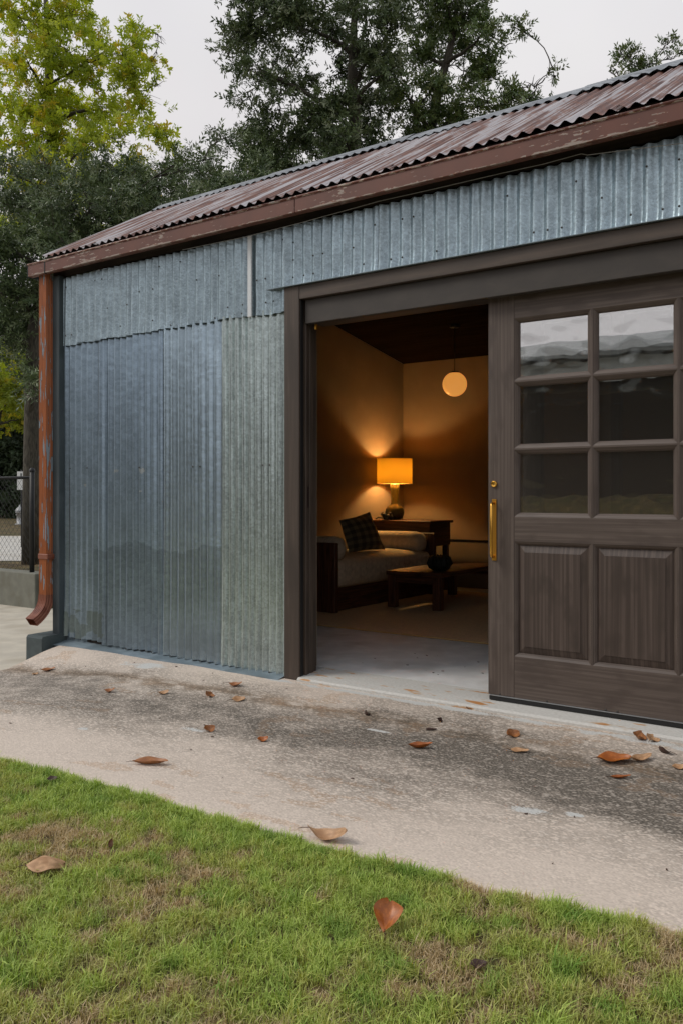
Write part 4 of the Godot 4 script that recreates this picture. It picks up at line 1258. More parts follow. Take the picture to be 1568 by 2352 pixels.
func build_leaves():
	# [px, py, length m, width, turn deg, curl, fold, twist, tint, tilt, label]
	var L := [
		[110, 1541, 0.095, 0.05, 20, 0.5, 0.5, 0.3, 0, 0.1, "curled brown leaf near the foot of the downspout block"],
		[82, 1549, 0.05, 0.035, 70, 0.3, 0.3, 0.2, 1, 0.1, "tiny pale star shaped leaf beside the curled leaf at the block"],
		[252, 1590, 0.06, 0.04, 10, 0.9, 0.6, 0.4, 0, 0.2, "small arched brown leaf lying alone before the first wall sheet"],
		[375, 1594, 0.06, 0.04, 40, 0.8, 0.4, 0.8, 1, 0.2, "small ragged tan leaf on the dirt line of the concrete"],
		[481, 1599, 0.07, 0.055, 80, 0.3, 0.5, 0.2, 0, 0.5, "upright pointed brown leaf out from the palest sheet"],
		[541, 1576, 0.085, 0.05, -10, 0.7, 0.5, 0.3, 0, 0.15, "brown leaf with raised tip closest to the foot of the palest sheet"],
		[548, 1609, 0.075, 0.055, 20, 0.4, 0.4, 0.2, 1, 0.3, "wide light brown leaf just below the raised tip leaf"],
		[479, 1679, 0.06, 0.045, 60, 0.8, 0.5, 0.6, 0, 0.6, "crumpled small brown leaf standing by a chalky smear"],
		[603, 1702, 0.05, 0.04, 30, 0.8, 0.5, 0.4, 2, 0.3, "tiny orange leaf scrap on the dark grimy concrete"],
		[346, 1756, 0.15, 0.05, -3, 0.25, 0.9, 0.2, 0, 0.1, "long narrow russet leaf lying alone on pale concrete"],
		[838, 1642, 0.075, 0.035, 110, 0.6, 0.9, 0.9, 4, 0.8, "dark upright twisted leaf out from the open doorway"],
		[964, 1719, 0.105, 0.04, 2, 0.5, 1.1, 0.2, 2, 0.1, "rolled orange brown leaf in front of the open doorway"],
		[988, 1677, 0.06, 0.025, 0, 0.2, 0.5, 0.2, 4, 0.1, "small flat blackish leaf near the rolled orange leaf"],
		[1007, 1657, 0.045, 0.03, 80, 0.7, 0.6, 0.7, 4, 0.6, "tiny dark curled leaf below the rusty end of the threshold"],
		[1076, 1628, 0.035, 0.03, 20, 0.7, 0.6, 0.4, 3, 0.3, "tiny brown leaf at the lip by the door edge"],
		[1175, 1690, 0.075, 0.055, 40, 0.5, 0.6, 0.4, 0, 0.5, "folded two toned brown leaf out from the door stile"],
		[1190, 1727, 0.085, 0.045, -15, 0.3, 0.4, 0.2, 1, 0.1, "flat light brown leaf below the folded two toned leaf"],
		[1398, 1669, 0.095, 0.05, -5, 0.7, 0.4, 0.3, 1, 0.15, "tan leaf with long stem against the door sill"],
		[1464, 1697, 0.075, 0.065, 70, 0.8, 0.5, 0.3, 0, 0.4, "glossy cupped brown leaf of a touching pair"],
		[1497, 1700, 0.075, 0.06, 50, 0.3, 0.4, 0.2, 1, 0.4, "dull triangular tan leaf of a touching pair"],
		[1521, 1730, 0.075, 0.045, 120, 0.6, 0.8, 0.9, 4, 0.6, "dark withered leaf standing beyond the touching pair"],
		[1408, 1749, 0.14, 0.085, -2, 0.35, 0.5, 0.2, 2, 0.15, "large glossy orange leaf overlapping a tan one"],
		[1470, 1747, 0.105, 0.05, 25, 0.5, 0.6, 0.3, 1, 0.15, "narrow tan leaf overlapped by the large orange one"],
		[1423, 1788, 0.085, 0.022, 5, 0.3, 0.9, 0.2, 2, 0.05, "thin rolled yellow brown leaf strip on the blackest concrete"],
		[753, 1928, 0.135, 0.065, -8, 0.9, 0.5, 0.9, 1, 0.2, "big curled tan leaf with upturned tip where concrete meets grass"],
		[105, 2016, 0.11, 0.08, 15, -0.5, -0.5, 0.3, 1, 0.15, "wide arched tan leaf lying on the green lawn"],
		[886, 2150, 0.088, 0.078, 84, 0.3, 0.55, 0.5, 2, 0.12, "bright orange broad leaf propped up in the lawn"],
		[1097, 2243, 0.04, 0.03, 10, 0.3, 0.3, 0.2, 4, 0.2, "small blue black scrap of leaf in the grass"],
		[250, 1962, 0.06, 0.02, 100, 0.4, 0.8, 0.2, 3, 0.8, "thin brown leaf stuck upright in the lawn"],
		[120, 1807, 0.04, 0.03, 20, 0.5, 0.5, 0.2, 4, 0.3, "small black crumb of leaf at the lawn edge"],
		[1558, 1765, 0.06, 0.04, 10, 0.5, 0.4, 0.2, 1, 0.2, "pale tan leaf half hidden beyond the large orange leaf"]]
	for a in L:
		var p := on_ground(a[0], a[1])
		var grass := p.z > lawn_edge(p.x)
		var m: Material = M["dry_leaf_%d" % a[8]]
		var o := inst("fallen_leaf", leaf_mesh(a[2], a[3], a[5], a[6], a[7], m, a[0] == 886))
		o.rotation = Vector3(0, 0, 0)
		var bs := Basis(Vector3.UP, deg_to_rad(a[4] + 35.0)) * Basis(Vector3.RIGHT, a[9]) * (Basis(Vector3.BACK, 0.5) if a[0] == 886 else Basis.IDENTITY)
		o.basis = bs
		# rest its lowest point on the ground
		var low := 10.0
		var ar: PackedVector3Array = o.mesh.surface_get_arrays(0)[Mesh.ARRAY_VERTEX]
		for v in ar: low = min(low, (bs * v).y)
		o.position = Vector3(p.x, (lawn_y(p.x, p.z) + 0.026 if grass else ground_y(p.x, p.z)) - low + 0.001, p.z)
		tag(o, a[10], "leaf", "fallen leaves")
		if a[2] > 0.07:
			var sb := MB.new(true)
			var e: Vector3 = Vector3(-a[2] * 0.5, a[5] * 0.2025 * a[2] * 1.6, 0)
			sb.tube([e + Vector3(0.01, 0, 0), e + Vector3(-0.012, 0.0, 0.002), e + Vector3(-0.026, -0.002, 0.005)], [0.0012, 0.0012, 0.001], 5)
			obj("stem", sb, M.stem_brown, o)
	# crumbs blown on to the threshold and apron
	var cm := MB.new()
	var r := RandomNumberGenerator.new(); r.seed = 77
	for i in 52:
		var x := r.randf_range(-3.0, -1.95) if i < 18 else r.randf_range(-4.8, -0.6)
		var z := r.randf_range(-0.9, -0.2) if i < 18 else r.randf_range(0.2, 1.6)
		var y := 0.031 if i < 18 else ground_y(x, z) + 0.001
		var xf := Transform3D(Basis(Vector3.UP, r.randf() * TAU) * Basis(Vector3.FORWARD, r.randf_range(-0.2, 0.2)), Vector3(x, y + 0.001, z))
		var s := r.randf_range(0.35, 1.1)
		cm.box(Vector3(-0.008, 0, -0.0025) * s, Vector3(0.007, 0.0025, 0.003) * s, 0.001, 0, Vector2.ZERO, xf)
	var c := obj("leaf_crumbs", cm, M.stem_brown)
	tag(stuff(c), "dark crumbs of twig and leaf scattered on the concrete", "debris")

func blade_tuft(n: int, hgt: float, spread: float, wid: float, sd: int) -> ArrayMesh:
	var r := RandomNumberGenerator.new(); r.seed = sd
	var b := MB.new()
	for i in n:
		var a := r.randf() * TAU
		var p := Vector3(r.randf_range(-1, 1), 0, r.randf_range(-1, 1)) * spread
		var d := Vector3(cos(a), 0, sin(a))
		var s := d.cross(Vector3.UP) * wid * r.randf_range(0.7, 1.2)
		var h := hgt * r.randf_range(0.35, 1.3)
		var lean := r.randf_range(0.2, 1.3)
		var m := p + Vector3.UP * h * 0.55 + d * h * 0.25 * lean
		var t := p + Vector3.UP * h * (1.0 - 0.25 * lean) + d * h * 0.8 * lean
		b.tri(p - s, p + s, m, d + Vector3.UP)
		b.tri(m - s * 0.8, m + s * 0.8, t, d + Vector3.UP * 2.0)
		b.tri(p - s * 0.6, m - s * 0.8, m + s * 0.8, d + Vector3.UP)
	return b.mesh(M.grass_blade)

func build_grass():
	var nz := FastNoiseLite.new(); nz.seed = 9; nz.frequency = 1.5; nz.fractal_octaves = 3
	var nf := FastNoiseLite.new(); nf.seed = 19; nf.frequency = 7.0; nf.fractal_octaves = 2
	var r := RandomNumberGenerator.new(); r.seed = 5
	var places := [[], [], []]
	var tries := 52000
	for i in tries:
		var x: float
		var z: float
		if i < 40000:
			x = r.randf_range(-3.9, 0.1); z = lawn_edge(x) + r.randf_range(0.0, 1.75)
		elif i < 42500:
			x = r.randf_range(-4.2, 0.4); z = lawn_edge(x) + pow(r.randf(), 2.0) * 0.03 - 0.012
		else:
			x = r.randf_range(-5.6, 6.0); z = lawn_edge(x) + r.randf_range(0.0, 6.0)
		var dry := nz.get_noise_2d(x, z) * 1.0 + nf.get_noise_2d(x, z) * 0.8 + 0.25 + r.randf_range(-0.22, 0.22)
		dry -= 0.55 * smoothstep(0.55, 0.0, z - lawn_edge(x)) * smoothstep(-1.2, -2.2, x)
		dry -= 0.3 * smoothstep(0.10, 0.0, z - lawn_edge(x))
		var c := Color(0.32, 0.45, 0.08).lerp(Color(0.58, 0.68, 0.17), r.randf())
		c = c.lerp(Color(0.17, 0.33, 0.05), clampf(nf.get_noise_2d(x + 9.0, z) * 1.2, 0, 1))
		if dry > 0.30: c = c.lerp(Color(0.74, 0.58, 0.38).lerp(Color(0.52, 0.37, 0.21), r.randf()), clampf((dry - 0.2) * 2.4, 0, 0.95))
		elif dry > 0.05: c = c.lerp(Color(0.52, 0.47, 0.14), 0.55)
		var s := r.randf_range(0.7, 1.25) * (1.0 + 0.45 * nf.get_noise_2d(x * 1.7, z * 1.7 + 4.0)) * (0.8 if dry > 0.35 else 1.0) * (1.4 if i >= 42500 else 1.0)
		places[i % 3].append([Transform3D(Basis(Vector3.UP, r.randf() * TAU).scaled(Vector3(s, s, s)), Vector3(x, lawn_y(x, z) + 0.004, z)), c])
	for k in 3:
		var mm := MultiMesh.new()
		mm.transform_format = MultiMesh.TRANSFORM_3D
		mm.use_colors = true
		mm.mesh = blade_tuft(14, 0.031, 0.017, 0.0011, 300 + k)
		mm.instance_count = places[k].size()
		for i in places[k].size():
			mm.set_instance_transform(i, places[k][i][0]); mm.set_instance_color(i, places[k][i][1])
		var o := MultiMeshInstance3D.new()
		o.multimesh = mm
		o.name = numbered("grass")
		add_child(o)
		tag(stuff(o), "short green lawn grass with patches of dry straw", "grass")

# a sprig: leaves set round a short twig along +x
func sprig(n: int, len: float, leaf: float, wid: float, sd: int, m: Material) -> ArrayMesh:
	var r := RandomNumberGenerator.new(); r.seed = sd
	var b := MB.new()
	for i in n:
		var p := Vector3(len * (i + 0.5) / n, 0, 0)
		var d := Vector3(r.randf_range(0.2, 0.9), r.randf_range(-0.6, 0.9), r.randf_range(-1, 1)).normalized()
		var s := d.cross(Vector3(r.randf_range(-0.5, 0.5), 1, r.randf_range(-0.5, 0.5))).normalized() * wid * 0.5 * r.randf_range(0.8, 1.2)
		var up := s.cross(d).normalized() * wid * 0.18
		var l := leaf * r.randf_range(0.75, 1.2)
		var q := p + d * l * 0.5
		b.tri(p, q + s + up, p + d * l, up)
		b.tri(p, p + d * l, q - s + up, up)
	return b.mesh(m)

func grow(called: String, label: String, trunk: Array, radii: Array, blobs: Array, depth: float, jitter: float, leafmesh: Mesh, dens: float, cols: Array, gap: float, barkm: Material, sd: int, group := ""):
	var r := RandomNumberGenerator.new(); r.seed = sd
	var foot: Vector3 = trunk[0]
	var t := thing(called, label, "tree", foot, 0.0, group)
	var tb := MB.new(true)
	var skel := []
	var pts := []
	for i in trunk.size():
		pts.append(trunk[i] - foot); skel.append([trunk[i] - foot, radii[i]])
	tb.tube(pts, radii, 10)
	obj("trunk", tb, barkm, t)
	for i in trunk.size() - 1:
		for k in 4:
			skel.append([(trunk[i] as Vector3).lerp(trunk[i + 1], k / 4.0) - foot, lerpf(radii[i], radii[i + 1], k / 4.0)])
	var lb := MB.new(true)
	var inst_t := []
	var inst_c := []
	var nz := FastNoiseLite.new(); nz.seed = sd + 3; nz.frequency = 0.9; nz.fractal_octaves = 3
	var side := dir_of(784, 1133).normalized()
	for bl in blobs:
		var c: Vector3 = at(bl[0], bl[1], depth + r.randf_range(-jitter, jitter)) - foot
		var rad: float = bl[2] / FOCAL * depth
		# limb from the closest skeleton point that lies lower
		var best := -1
		var bd := 1e9
		for i in skel.size():
			var v: Vector3 = c - skel[i][0]
			var cost: float = v.length() * (1.0 + 0.9 * clampf(-v.y / max(v.length(), 0.01) + 0.25, 0.0, 1.0)) - skel[i][1] * 1.5
			if cost < bd and v.length() > 0.05:
				bd = cost; best = i
		var s0: Vector3 = skel[best][0]
		var r0: float = clampf(skel[best][1] * 0.7, 0.012, 0.10)
		var bend: Vector3 = s0.lerp(c, 0.5) + Vector3(r.randf_range(-0.2, 0.2), r.randf_range(0.0, 0.25), r.randf_range(-0.2, 0.2)) * (c - s0).length()
		var lp := []
		var lr := []
		for i in 7:
			var u := i / 6.0
			var p := s0.lerp(bend, u).lerp(bend.lerp(c, u), u) + Vector3(r.randf_range(-1, 1), r.randf_range(-1, 1), r.randf_range(-1, 1)) * 0.03
			lp.append(p); lr.append(lerpf(r0, 0.006, pow(u, 0.8)))
			if i > 1: skel.append([p, lr[i]])
		lb.tube(lp, lr, 5, false)
		# twigs and the sprigs on them
		var nt := int(6 + rad * 10)
		var each := int(dens * rad * rad / nt)
		for k in nt:
			var dv := Vector3(r.randfn(), r.randfn() * 0.8, r.randfn()).normalized()
			var end: Vector3 = c + dv * rad * pow(r.randf(), 0.45) * (1.25 if r.randf() < 0.15 else 1.0)
			var from: Vector3 = lp[r.randi_range(3, 6)]
			var mid: Vector3 = from.lerp(end, 0.5) + Vector3(0, 0.1, 0) * rad
			lb.tube([from, mid, end], [0.009, 0.006, 0.003], 3, false)
			for q in each:
				var u := pow(r.randf(), 0.6)
				var base: Vector3 = from.lerp(mid, u).lerp(mid.lerp(end, u), u)
				var p: Vector3 = base + Vector3(r.randfn(), r.randfn(), r.randfn()) * rad * 0.26
				if nz.get_noise_3d(p.x * 1.6, p.y * 1.6, p.z * 1.6) < gap: continue
				var dd: Vector3 = (dv * 0.6 + Vector3(r.randfn(), r.randfn() * 0.7 + 0.15, r.randfn())).normalized()
				var bs := Basis(Quaternion(Vector3.RIGHT, dd)) * Basis(Vector3.RIGHT, r.randf() * TAU)
				var sc := r.randf_range(0.7, 1.2)
				inst_t.append(Transform3D(bs.scaled(Vector3(sc, sc, sc)), p))
				var cc: Color = cols[0].lerp(cols[1], r.randf())
				if cols.size() > 2 and r.randf() < 0.12: cc = cols[2]
				inst_c.append(cc)
	obj("limbs", lb, barkm, t)
	var mm := MultiMesh.new()
	mm.transform_format = MultiMesh.TRANSFORM_3D
	mm.use_colors = true
	mm.mesh = leafmesh
	mm.instance_count = inst_t.size()
	for i in inst_t.size():
		mm.set_instance_transform(i, inst_t[i]); mm.set_instance_color(i, inst_c[i])
	var o := MultiMeshInstance3D.new()
	o.multimesh = mm
	o.name = "crown"
	stuff(o)
	t.add_child(o)
	return inst_t.size()

func trunk_at(list: Array, depth: float, gy: float) -> Array:
	var out := []
	for p in list: out.append(at(p[0], p[1], depth))
	var f: Vector3 = out[0]
	out[0] = Vector3(f.x, gy, f.z)
	return out

func build_trees():
	var oak := sprig(11, 0.16, 0.07, 0.021, 1, M.oak_leaf)
	var oak_far := sprig(12, 0.19, 0.078, 0.025, 2, M.oak_leaf)
	var bright := sprig(12, 0.24, 0.115, 0.05, 3, M.bright_leaf)
	var far := sprig(9, 0.35, 0.22, 0.10, 4, M.far_leaf)
	var dark := [Color(0.055, 0.09, 0.038), Color(0.13, 0.18, 0.07), Color(0.19, 0.23, 0.13)]
	var mid := [Color(0.065, 0.115, 0.035), Color(0.15, 0.21, 0.06), Color(0.20, 0.24, 0.10)]
	var n := 0
	n += grow("oak_tree", "dark oak with a rough grey trunk standing behind the chain link fence", trunk_at([[73, 1300], [73, 1100], [75, 900], [80, 760], [110, 620], [170, 520], [250, 460]], 11.5, 0.12), [0.13, 0.11, 0.10, 0.095, 0.08, 0.06, 0.04],
		[[40, 470, 75], [120, 440, 85], [200, 470, 85], [280, 470, 85], [355, 440, 75], [425, 430, 70], [470, 365, 42], [515, 320, 28], [300, 400, 55], [220, 400, 50], [60, 570, 85], [150, 560, 90], [250, 545, 80], [335, 520, 75], [30, 670, 80], [110, 660, 80], [190, 620, 60], [20, 770, 65], [70, 760, 65], [30, 400, 50], [110, 380, 40], [410, 500, 70], [480, 470, 60], [400, 370, 36], [50, 850, 40], [85, 880, 36], [440, 540, 50], [-25, 560, 60], [-20, 660, 60], [-10, 740, 60], [0, 600, 50], [-30, 470, 60], [15, 720, 50]], 11.5, 0.9, oak, 1900.0, dark, -0.14, M.bark, 401)
	n += grow("oak_tree", "tall dark oak with arching open limbs rising behind the roof ridge", trunk_at([[770, 1190], [785, 700], [805, 430], [815, 290], [808, 190], [812, 60], [818, -60]], 14.0, 0.12), [0.20, 0.15, 0.12, 0.11, 0.09, 0.06, 0.03],
		[[775, 110, 18], [725, 74, 22], [660, 52, 40], [600, 60, 50], [540, 75, 45], [525, 130, 38], [570, 160, 48], [620, 185, 45], [690, 195, 40], [560, 230, 36], [640, 250, 50], [720, 265, 50], [600, 300, 50], [680, 330, 65], [590, 370, 70], [760, 340, 60], [700, 20, 60], [760, 20, 60], [620, 5, 55], [840, 20, 60], [860, 110, 40], [890, 40, 50], [870, 190, 36], [840, 300, 40], [860, 370, 55], [660, 420, 85], [760, 430, 80], [560, 430, 80], [500, 440, 60], [540, 490, 70], [640, 500, 70], [740, 500, 70], [830, 450, 60], [900, 420, 45], [480, 380, 30], [560, -40, 60], [680, -50, 70], [800, -60, 70], [900, -50, 70], [905, 90, 34], [915, 10, 40], [880, 130, 30], [560, 100, 36], [640, 130, 36], [700, 120, 26], [830, 130, 36], [790, 235, 42], [850, 235, 40], [800, 330, 50], [780, 170, 30], [895, 160, 36], [905, 230, 40], [760, 70, 36], [820, 400, 50]], 14.0, 0.9, oak_far, 1900.0, dark, -0.05, M.bark, 402)
	n += grow("oak_tree", "leaning oak with thin see through crown beside the tall oak", trunk_at([[940, 1190], [958, 600], [980, 340], [1008, 200], [1035, 100], [1055, -30]], 14.6, 0.12), [0.17, 0.12, 0.09, 0.075, 0.06, 0.03],
		[[960, 40, 50], [1020, 20, 60], [1080, 30, 55], [1110, 70, 40], [960, 130, 45], [1030, 150, 48], [1085, 185, 45], [930, 210, 42], [1000, 250, 42], [1060, 265, 40], [1120, 235, 36], [940, 320, 48], [1020, 330, 45], [1095, 300, 36], [1175, 215, 32], [1225, 195, 26], [1265, 155, 20], [1205, 240, 30], [1150, 285, 30], [1275, 185, 20], [1140, 130, 30], [1170, 60, 22], [1160, 105, 20], [950, 390, 40], [1030, -40, 60], [1100, -30, 50], [890, 280, 36], [905, 350, 40], [990, 90, 40], [1000, 190, 36], [960, 270, 40], [985, 320, 40], [1060, 90, 40], [1120, 160, 34]], 14.6, 0.8, oak_far, 1850.0, mid, -0.04, M.bark, 403)
	n += grow("oak_tree", "small sparse tree top showing over the right end of the roof", trunk_at([[1490, 1190], [1485, 700], [1480, 350], [1470, 250], [1465, 190]], 16.0, 0.12), [0.12, 0.09, 0.06, 0.04, 0.02],
		[[1400, 165, 14], [1425, 120, 16], [1450, 130, 22], [1470, 160, 20], [1500, 150, 18], [1535, 100, 14], [1545, 130, 16], [1560, 85, 10], [1440, 190, 30], [1520, 190, 30], [1580, 120, 25], [1480, 230, 40], [1560, 230, 40]], 16.0, 0.4, oak_far, 1500.0, mid, -0.12, M.bark, 404)
	n += grow("maple_tree", "tall bright yellow green tree glowing behind the dark oaks", trunk_at([[150, 1210], [140, 700], [128, 440], [118, 280], [112, 140], [105, -20]], 21.0, 0.13), [0.28, 0.22, 0.17, 0.13, 0.09, 0.05],
		[[40, 40, 65], [120, 40, 70], [60, 130, 70], [160, 120, 70], [225, 80, 45], [190, 30, 40], [280, 120, 42], [325, 105, 36], [375, 98, 22], [290, 60, 18], [220, 175, 60], [300, 180, 46], [350, 140, 30], [100, 220, 70], [30, 240, 65], [180, 260, 62], [260, 260, 60], [330, 235, 42], [365, 195, 26], [120, 310, 70], [200, 335, 62], [290, 320, 52], [60, 340, 65], [360, 290, 32], [385, 320, 36], [30, 420, 60], [120, 400, 60], [220, 420, 60], [330, 400, 50], [-40, 140, 70], [-50, 300, 70], [60, -40, 70], [160, -40, 60], [40, 520, 60], [200, 520, 60], [320, 480, 60]], 21.0, 1.6, bright, 520.0, [Color(0.30, 0.40, 0.05), Color(0.58, 0.64, 0.09), Color(0.60, 0.50, 0.06)], -0.04, M.bark, 405)
	n += grow("maple_tree", "low bright green tree seen under the oak branches past the trunk", trunk_at([[-30, 1225], [-20, 1050], [0, 950]], 26.0, 0.13), [0.14, 0.10, 0.06],
		[[20, 930, 55], [50, 900, 45], [-20, 880, 60], [30, 850, 45], [60, 960, 35], [20, 800, 50], [-40, 960, 50], [70, 870, 30], [55, 830, 30]], 26.0, 1.2, bright, 330.0, [Color(0.20, 0.27, 0.035), Color(0.40, 0.46, 0.06), Color(0.46, 0.40, 0.05)], -0.3, M.bark, 406)
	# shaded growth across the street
	var xs := [-140, -60, 10, 70, 130, 200, 300]
	for i in 7:
		var x: float = xs[i]
		n += grow("street_tree", ["deep green tree across the street, far from the fence post", "deep green tree across the street behind the hydrant", "deep green tree across the street showing past the oak trunk", "deep green tree across the street hidden by the downspout", "deep green tree across the street behind the shed corner", "deep green tree across the street behind the shed wall", "deep green tree across the street behind the shed roof"][i], trunk_at([[x, 1216], [x + 5, 1120], [x - 4, 1000]], 34.0 + (i % 3) * 3.0, 0.0), [0.25, 0.18, 0.1],
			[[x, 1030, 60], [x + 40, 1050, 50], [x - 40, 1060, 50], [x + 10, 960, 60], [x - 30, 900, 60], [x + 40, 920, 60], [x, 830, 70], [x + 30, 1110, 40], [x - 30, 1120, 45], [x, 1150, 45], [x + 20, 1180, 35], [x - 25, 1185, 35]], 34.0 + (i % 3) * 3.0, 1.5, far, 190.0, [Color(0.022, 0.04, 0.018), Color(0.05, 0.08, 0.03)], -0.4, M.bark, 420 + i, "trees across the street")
	print("sprigs ", n)

func build_yard():
	# low concrete wall
	var w := MB.new()
	w.box(Vector3(-16.0, -0.25, -2.12), Vector3(-8.42, 0.17, -1.9), 0.008)
	tag(obj("low_wall", w, M.wall_concrete), "low grey concrete wall under the chain link fence", "wall")
	# chain link fence
	var f := thing("chain_link_fence", "black chain link fence on the low concrete wall", "fence")
	var z := -2.0
	var x0 := -12.4
	var x1 := -8.62
	for x in [x0, -10.4, x1]:
		var p := MB.new(true)
		p.tube([Vector3(x, 0.1705, z), Vector3(x, 1.34, z)], [0.028, 0.028], 12)
		p.lathe(Vector3(x, 1.34, z), [Vector2(0.033, -0.01), Vector2(0.033, 0.01), Vector2(0.02, 0.03), Vector2(0, 0.036)], 12)
		obj("post", p, M.fence_black, f)
	var rl := MB.new(true)
	rl.tube([Vector3(x0, 1.262, z), Vector3(x1, 1.262, z)], [0.019, 0.019], 10)
	obj("top_rail", rl, M.fence_black, f)
	var wire := MB.new()
	var step := 0.042
	var i := 0
	var x := x0
	while x < x1 - step:
		var pts := []
		var rr := []
		var y := 0.19
		var k := 0
		while y < 1.25:
			pts.append(Vector3(x + (step if k % 2 == i % 2 else 0.0), y, z + 0.022 + (0.002 if k % 2 == 0 else -0.002))); rr.append(0.0019)
			y += 0.042; k += 1
		wire.tube(pts, rr, 3, false)
		x += step; i += 1
	stuff(obj("wire_mesh", wire, M.fence_black, f))
	# gate post beside the fence end
	var gp := thing("gate_post", "tall black steel gate post beside the fence end", "post", Vector3(-8.34, 0, -1.97))
	var pb := MB.new(true)
	pb.tube([Vector3(0, -0.195, 0), Vector3(0, 1.43, 0)], [0.034, 0.034], 14)
	obj("tube", pb, M.fence_black, gp)
	var pc := MB.new(true)
	pc.lathe(Vector3(0, 1.43, 0), [Vector2(0.038, -0.02), Vector2(0.038, 0.012), Vector2(0.022, 0.034), Vector2(0, 0.04)], 14)
	obj("cap", pc, M.silver_paint, gp)
	for y in [0.05, 0.95]:
		var cl := MB.new(true)
		cl.lathe(Vector3(0, y, 0), [Vector2(0.035, -0.025), Vector2(0.042, -0.02), Vector2(0.042, 0.02), Vector2(0.035, 0.025)], 14)
		obj("clamp", cl, M.fence_black, gp)
	# hydrant over the street
	var hp := at(46, 1215, 26.0); hp.y = 0.131
	var h := thing("fire_hydrant", "silver fire hydrant on the verge across the street", "hydrant", hp)
	h.scale = Vector3(0.82, 0.82, 0.82)
	var hb := MB.new(true)
	hb.lathe(Vector3.ZERO, [Vector2(0, 0), Vector2(0.17, 0.0), Vector2(0.17, 0.03), Vector2(0.11, 0.04), Vector2(0.105, 0.42), Vector2(0.15, 0.44), Vector2(0.15, 0.47), Vector2(0.12, 0.5)], 18)
	obj("barrel", hb, M.silver_paint, h)
	var hc := MB.new(true)
	hc.lathe(Vector3.ZERO, [Vector2(0.16, 0.5), Vector2(0.16, 0.52), Vector2(0.12, 0.6), Vector2(0.05, 0.67), Vector2(0.025, 0.68), Vector2(0.025, 0.74), Vector2(0, 0.745)], 18)
	obj("bonnet", hc, M.silver_paint, h)
	for s in [-1.0, 1.0]:
		var nb2 := MB.new(true)
		nb2.tube([Vector3(0.08 * s, 0.36, 0), Vector3(0.17 * s, 0.36, 0), Vector3(0.19 * s, 0.36, 0)], [0.055, 0.055, 0.04], 12)
		obj("nozzle", nb2, M.silver_paint, h)
	# small white sign on a post
	var sp := at(50, 1200, 15.0); sp.y = 0.13
	var sg := thing("street_sign", "small white sign plate on a thin post beyond the fence", "sign", sp, deg_to_rad(40))
	box_obj("plate", Vector3(-0.07, 1.01, 0.012), Vector3(0.07, 1.33, 0.018), M.sign_white, sg, 0.002, 1)
	var ps := MB.new(true)
	ps.tube([Vector3(0, -0.0, 0), Vector3(0, 1.36, 0)], [0.012, 0.012], 8)
	obj("post", ps, M.fence_black, sg)
	box_obj("mark", Vector3(-0.012, 1.25, 0.0185), Vector3(0.010, 1.30, 0.0195), M.fence_black, sg, 0.0004, 1)
	# dry weeds on the wall top
	var wd := MB.new()
	var r := RandomNumberGenerator.new(); r.seed = 31
	for k in 500:
		var bx := r.randf_range(-10.6, -8.5)
		var bz := r.randf_range(-2.9, -2.15)
		var hh := r.randf_range(0.03, 0.16)
		var p := Vector3(bx, 0.13, bz)
		var d := Vector3(r.randf_range(-0.5, 0.5), 1, r.randf_range(-0.5, 0.5)) * hh
		var s := Vector3(0.003, 0, 0.002)
		wd.tri(p - s, p + s, p + d, Vector3(0, 0.2, 1))
	tag(stuff(obj("dry_weeds", wd, M.jute_edge)), "dry straw weeds growing behind the low wall", "weeds")
	# splash block under the downspout
	var bb := MB.new()
	bb.extrude_x([Vector2(-0.2, -0.26), Vector2(0.265, -0.26), Vector2(0.262, 0.04), Vector2(0.25, 0.056), Vector2(-0.2, 0.06)], -5.445, -5.265)
	tag(obj("splash_block", bb, M.painted_block), "dark painted concrete block under the downspout elbow", "block")

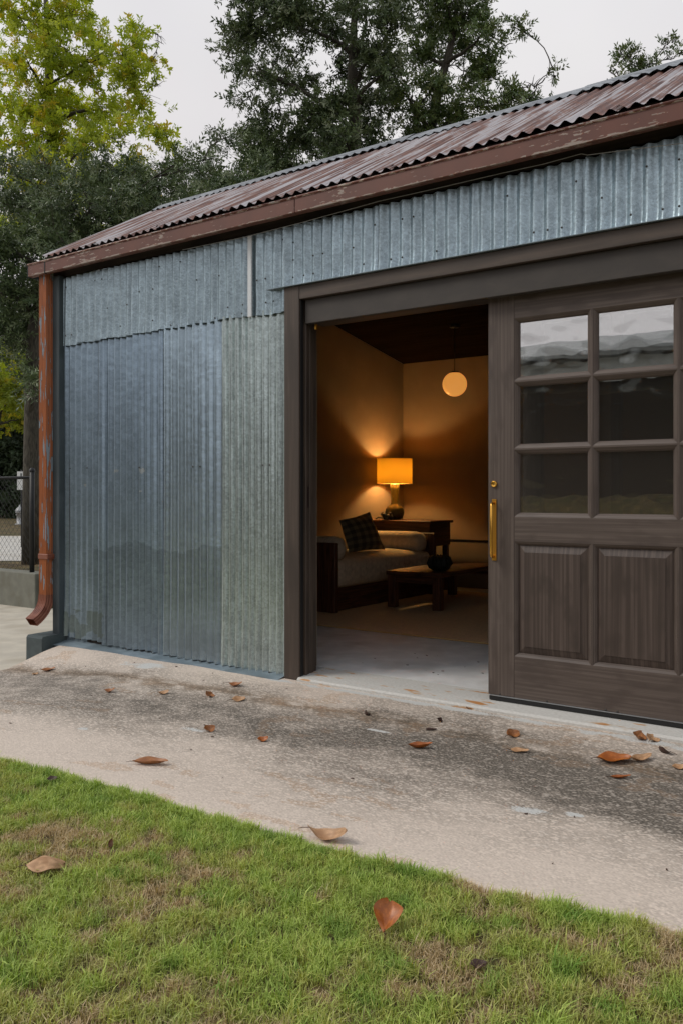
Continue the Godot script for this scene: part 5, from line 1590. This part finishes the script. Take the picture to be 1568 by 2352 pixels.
func build_opposite():
	var bn := sheet_grid(-26.0, 14.0, 10.8, 13.4, 80, 10, func(x, z): return lerpf(-0.06, 1.05, smoothstep(10.8, 13.2, z)) + 0.06 * sin(x * 1.1) * smoothstep(10.8, 12.0, z), func(x, z): return Vector2(x, z))
	structure(obj("bank", bn, M.bank_grass))
	# open fronted shed on the far side of the lawn, mirrored in the door glass
	var t := thing("open_shed", "long open fronted metal shed across the lawn", "shed")
	var rf := MB.new()
	rf.extrude_x([Vector2(13.6, 4.02), Vector2(17.0, 4.88), Vector2(20.4, 4.02), Vector2(20.4, 3.94), Vector2(17.0, 4.80), Vector2(13.6, 3.94)], -26.0, 10.0)
	obj("roof", rf, M.shed_roof, t)
	var bd := MB.new(true)
	var P := []
	var U := []
	for y in [3.52, 3.93]:
		var rp := []
		var ru := []
		for i in 361:
			var x := lerpf(-26.0, 10.0, i / 360.0)
			rp.append(Vector3(x, y, 14.0 - 0.03 * sin(x * TAU / 0.8))); ru.append(Vector2(x, y))
		P.append(rp); U.append(ru)
	bd.grid(P, U, Vector3(0, 0, -1))
	obj("eaves_band", bd, M.shed_wall, t)
	var bk := MB.new()
	bk.box(Vector3(-26.0, -0.26, 20.0), Vector3(10.0, 3.95, 20.15), 0.0)
	obj("back_wall", bk, M.shed_boards, t)
	for x in [-26.0, -20.0, -14.0, -8.0, -2.0, 4.0, 10.0]:
		var p := MB.new()
		p.box(Vector3(x - 0.08, -0.26, 14.05), Vector3(x + 0.08, 3.93, 14.2), 0.005)
		obj("post", p, M.shed_boards, t)
	for k in 2:
		var e := MB.new()
		e.box(Vector3([-26.1, 10.0][k], -0.26, 14.1), Vector3([-26.0, 10.1][k], 3.9, 20.0), 0.0)
		obj("end_wall", e, M.shed_boards, t)

const LAMP := 0.5
const GLOBE := 0.025

func _ready():
	# --- camera
	var cam := Camera3D.new()
	cam.name = "camera"
	cam.near = 0.05; cam.far = 600.0
	cam.projection = Camera3D.PROJECTION_FRUSTUM
	cam.size = 0.05 * 2352.0 / FOCAL
	cam.frustum_offset = Vector2(0, -0.05 * 43.0 / FOCAL)
	cam.position = CAM
	cam.rotation = Vector3(0, atan2(0.5777, 0.8163), 0)
	add_child(cam)
	cam.current = true
	# --- sky and light
	var we := WorldEnvironment.new()
	we.name = "environment"
	var env := Environment.new()
	env.background_mode = Environment.BG_SKY
	env.sky = make_sky()
	env.tonemap_mode = Environment.TONE_MAPPER_LINEAR
	env.tonemap_exposure = 1.0
	env.sdfgi_enabled = true; env.ssao_enabled = true; env.ssil_enabled = true
	we.environment = env
	add_child(we)
	var sun := DirectionalLight3D.new()
	sun.name = "sun"
	sun.light_energy = 0.5
	sun.light_angular_distance = 22.0
	sun.light_color = Color(1.0, 0.97, 0.93)
	sun.shadow_enabled = true
	sun.rotation = Vector3(deg_to_rad(-44), deg_to_rad(-52), 0)
	add_child(sun)
	rng.seed = 1
	make_materials()
	mat("steel_dull", srgb(212, 217, 220), 0.45, 0.1)
	mat("cable", srgb(150, 150, 146), 0.5)
	print("materials ", Time.get_ticks_msec())
	build_ground()
	build_shed()
	build_room()
	build_door()
	build_opposite()
	print("shed ", Time.get_ticks_msec())
	build_yard()
	build_trees()
	print("trees ", Time.get_ticks_msec())
	build_grass()
	build_leaves()
	print("done ", Time.get_ticks_msec())
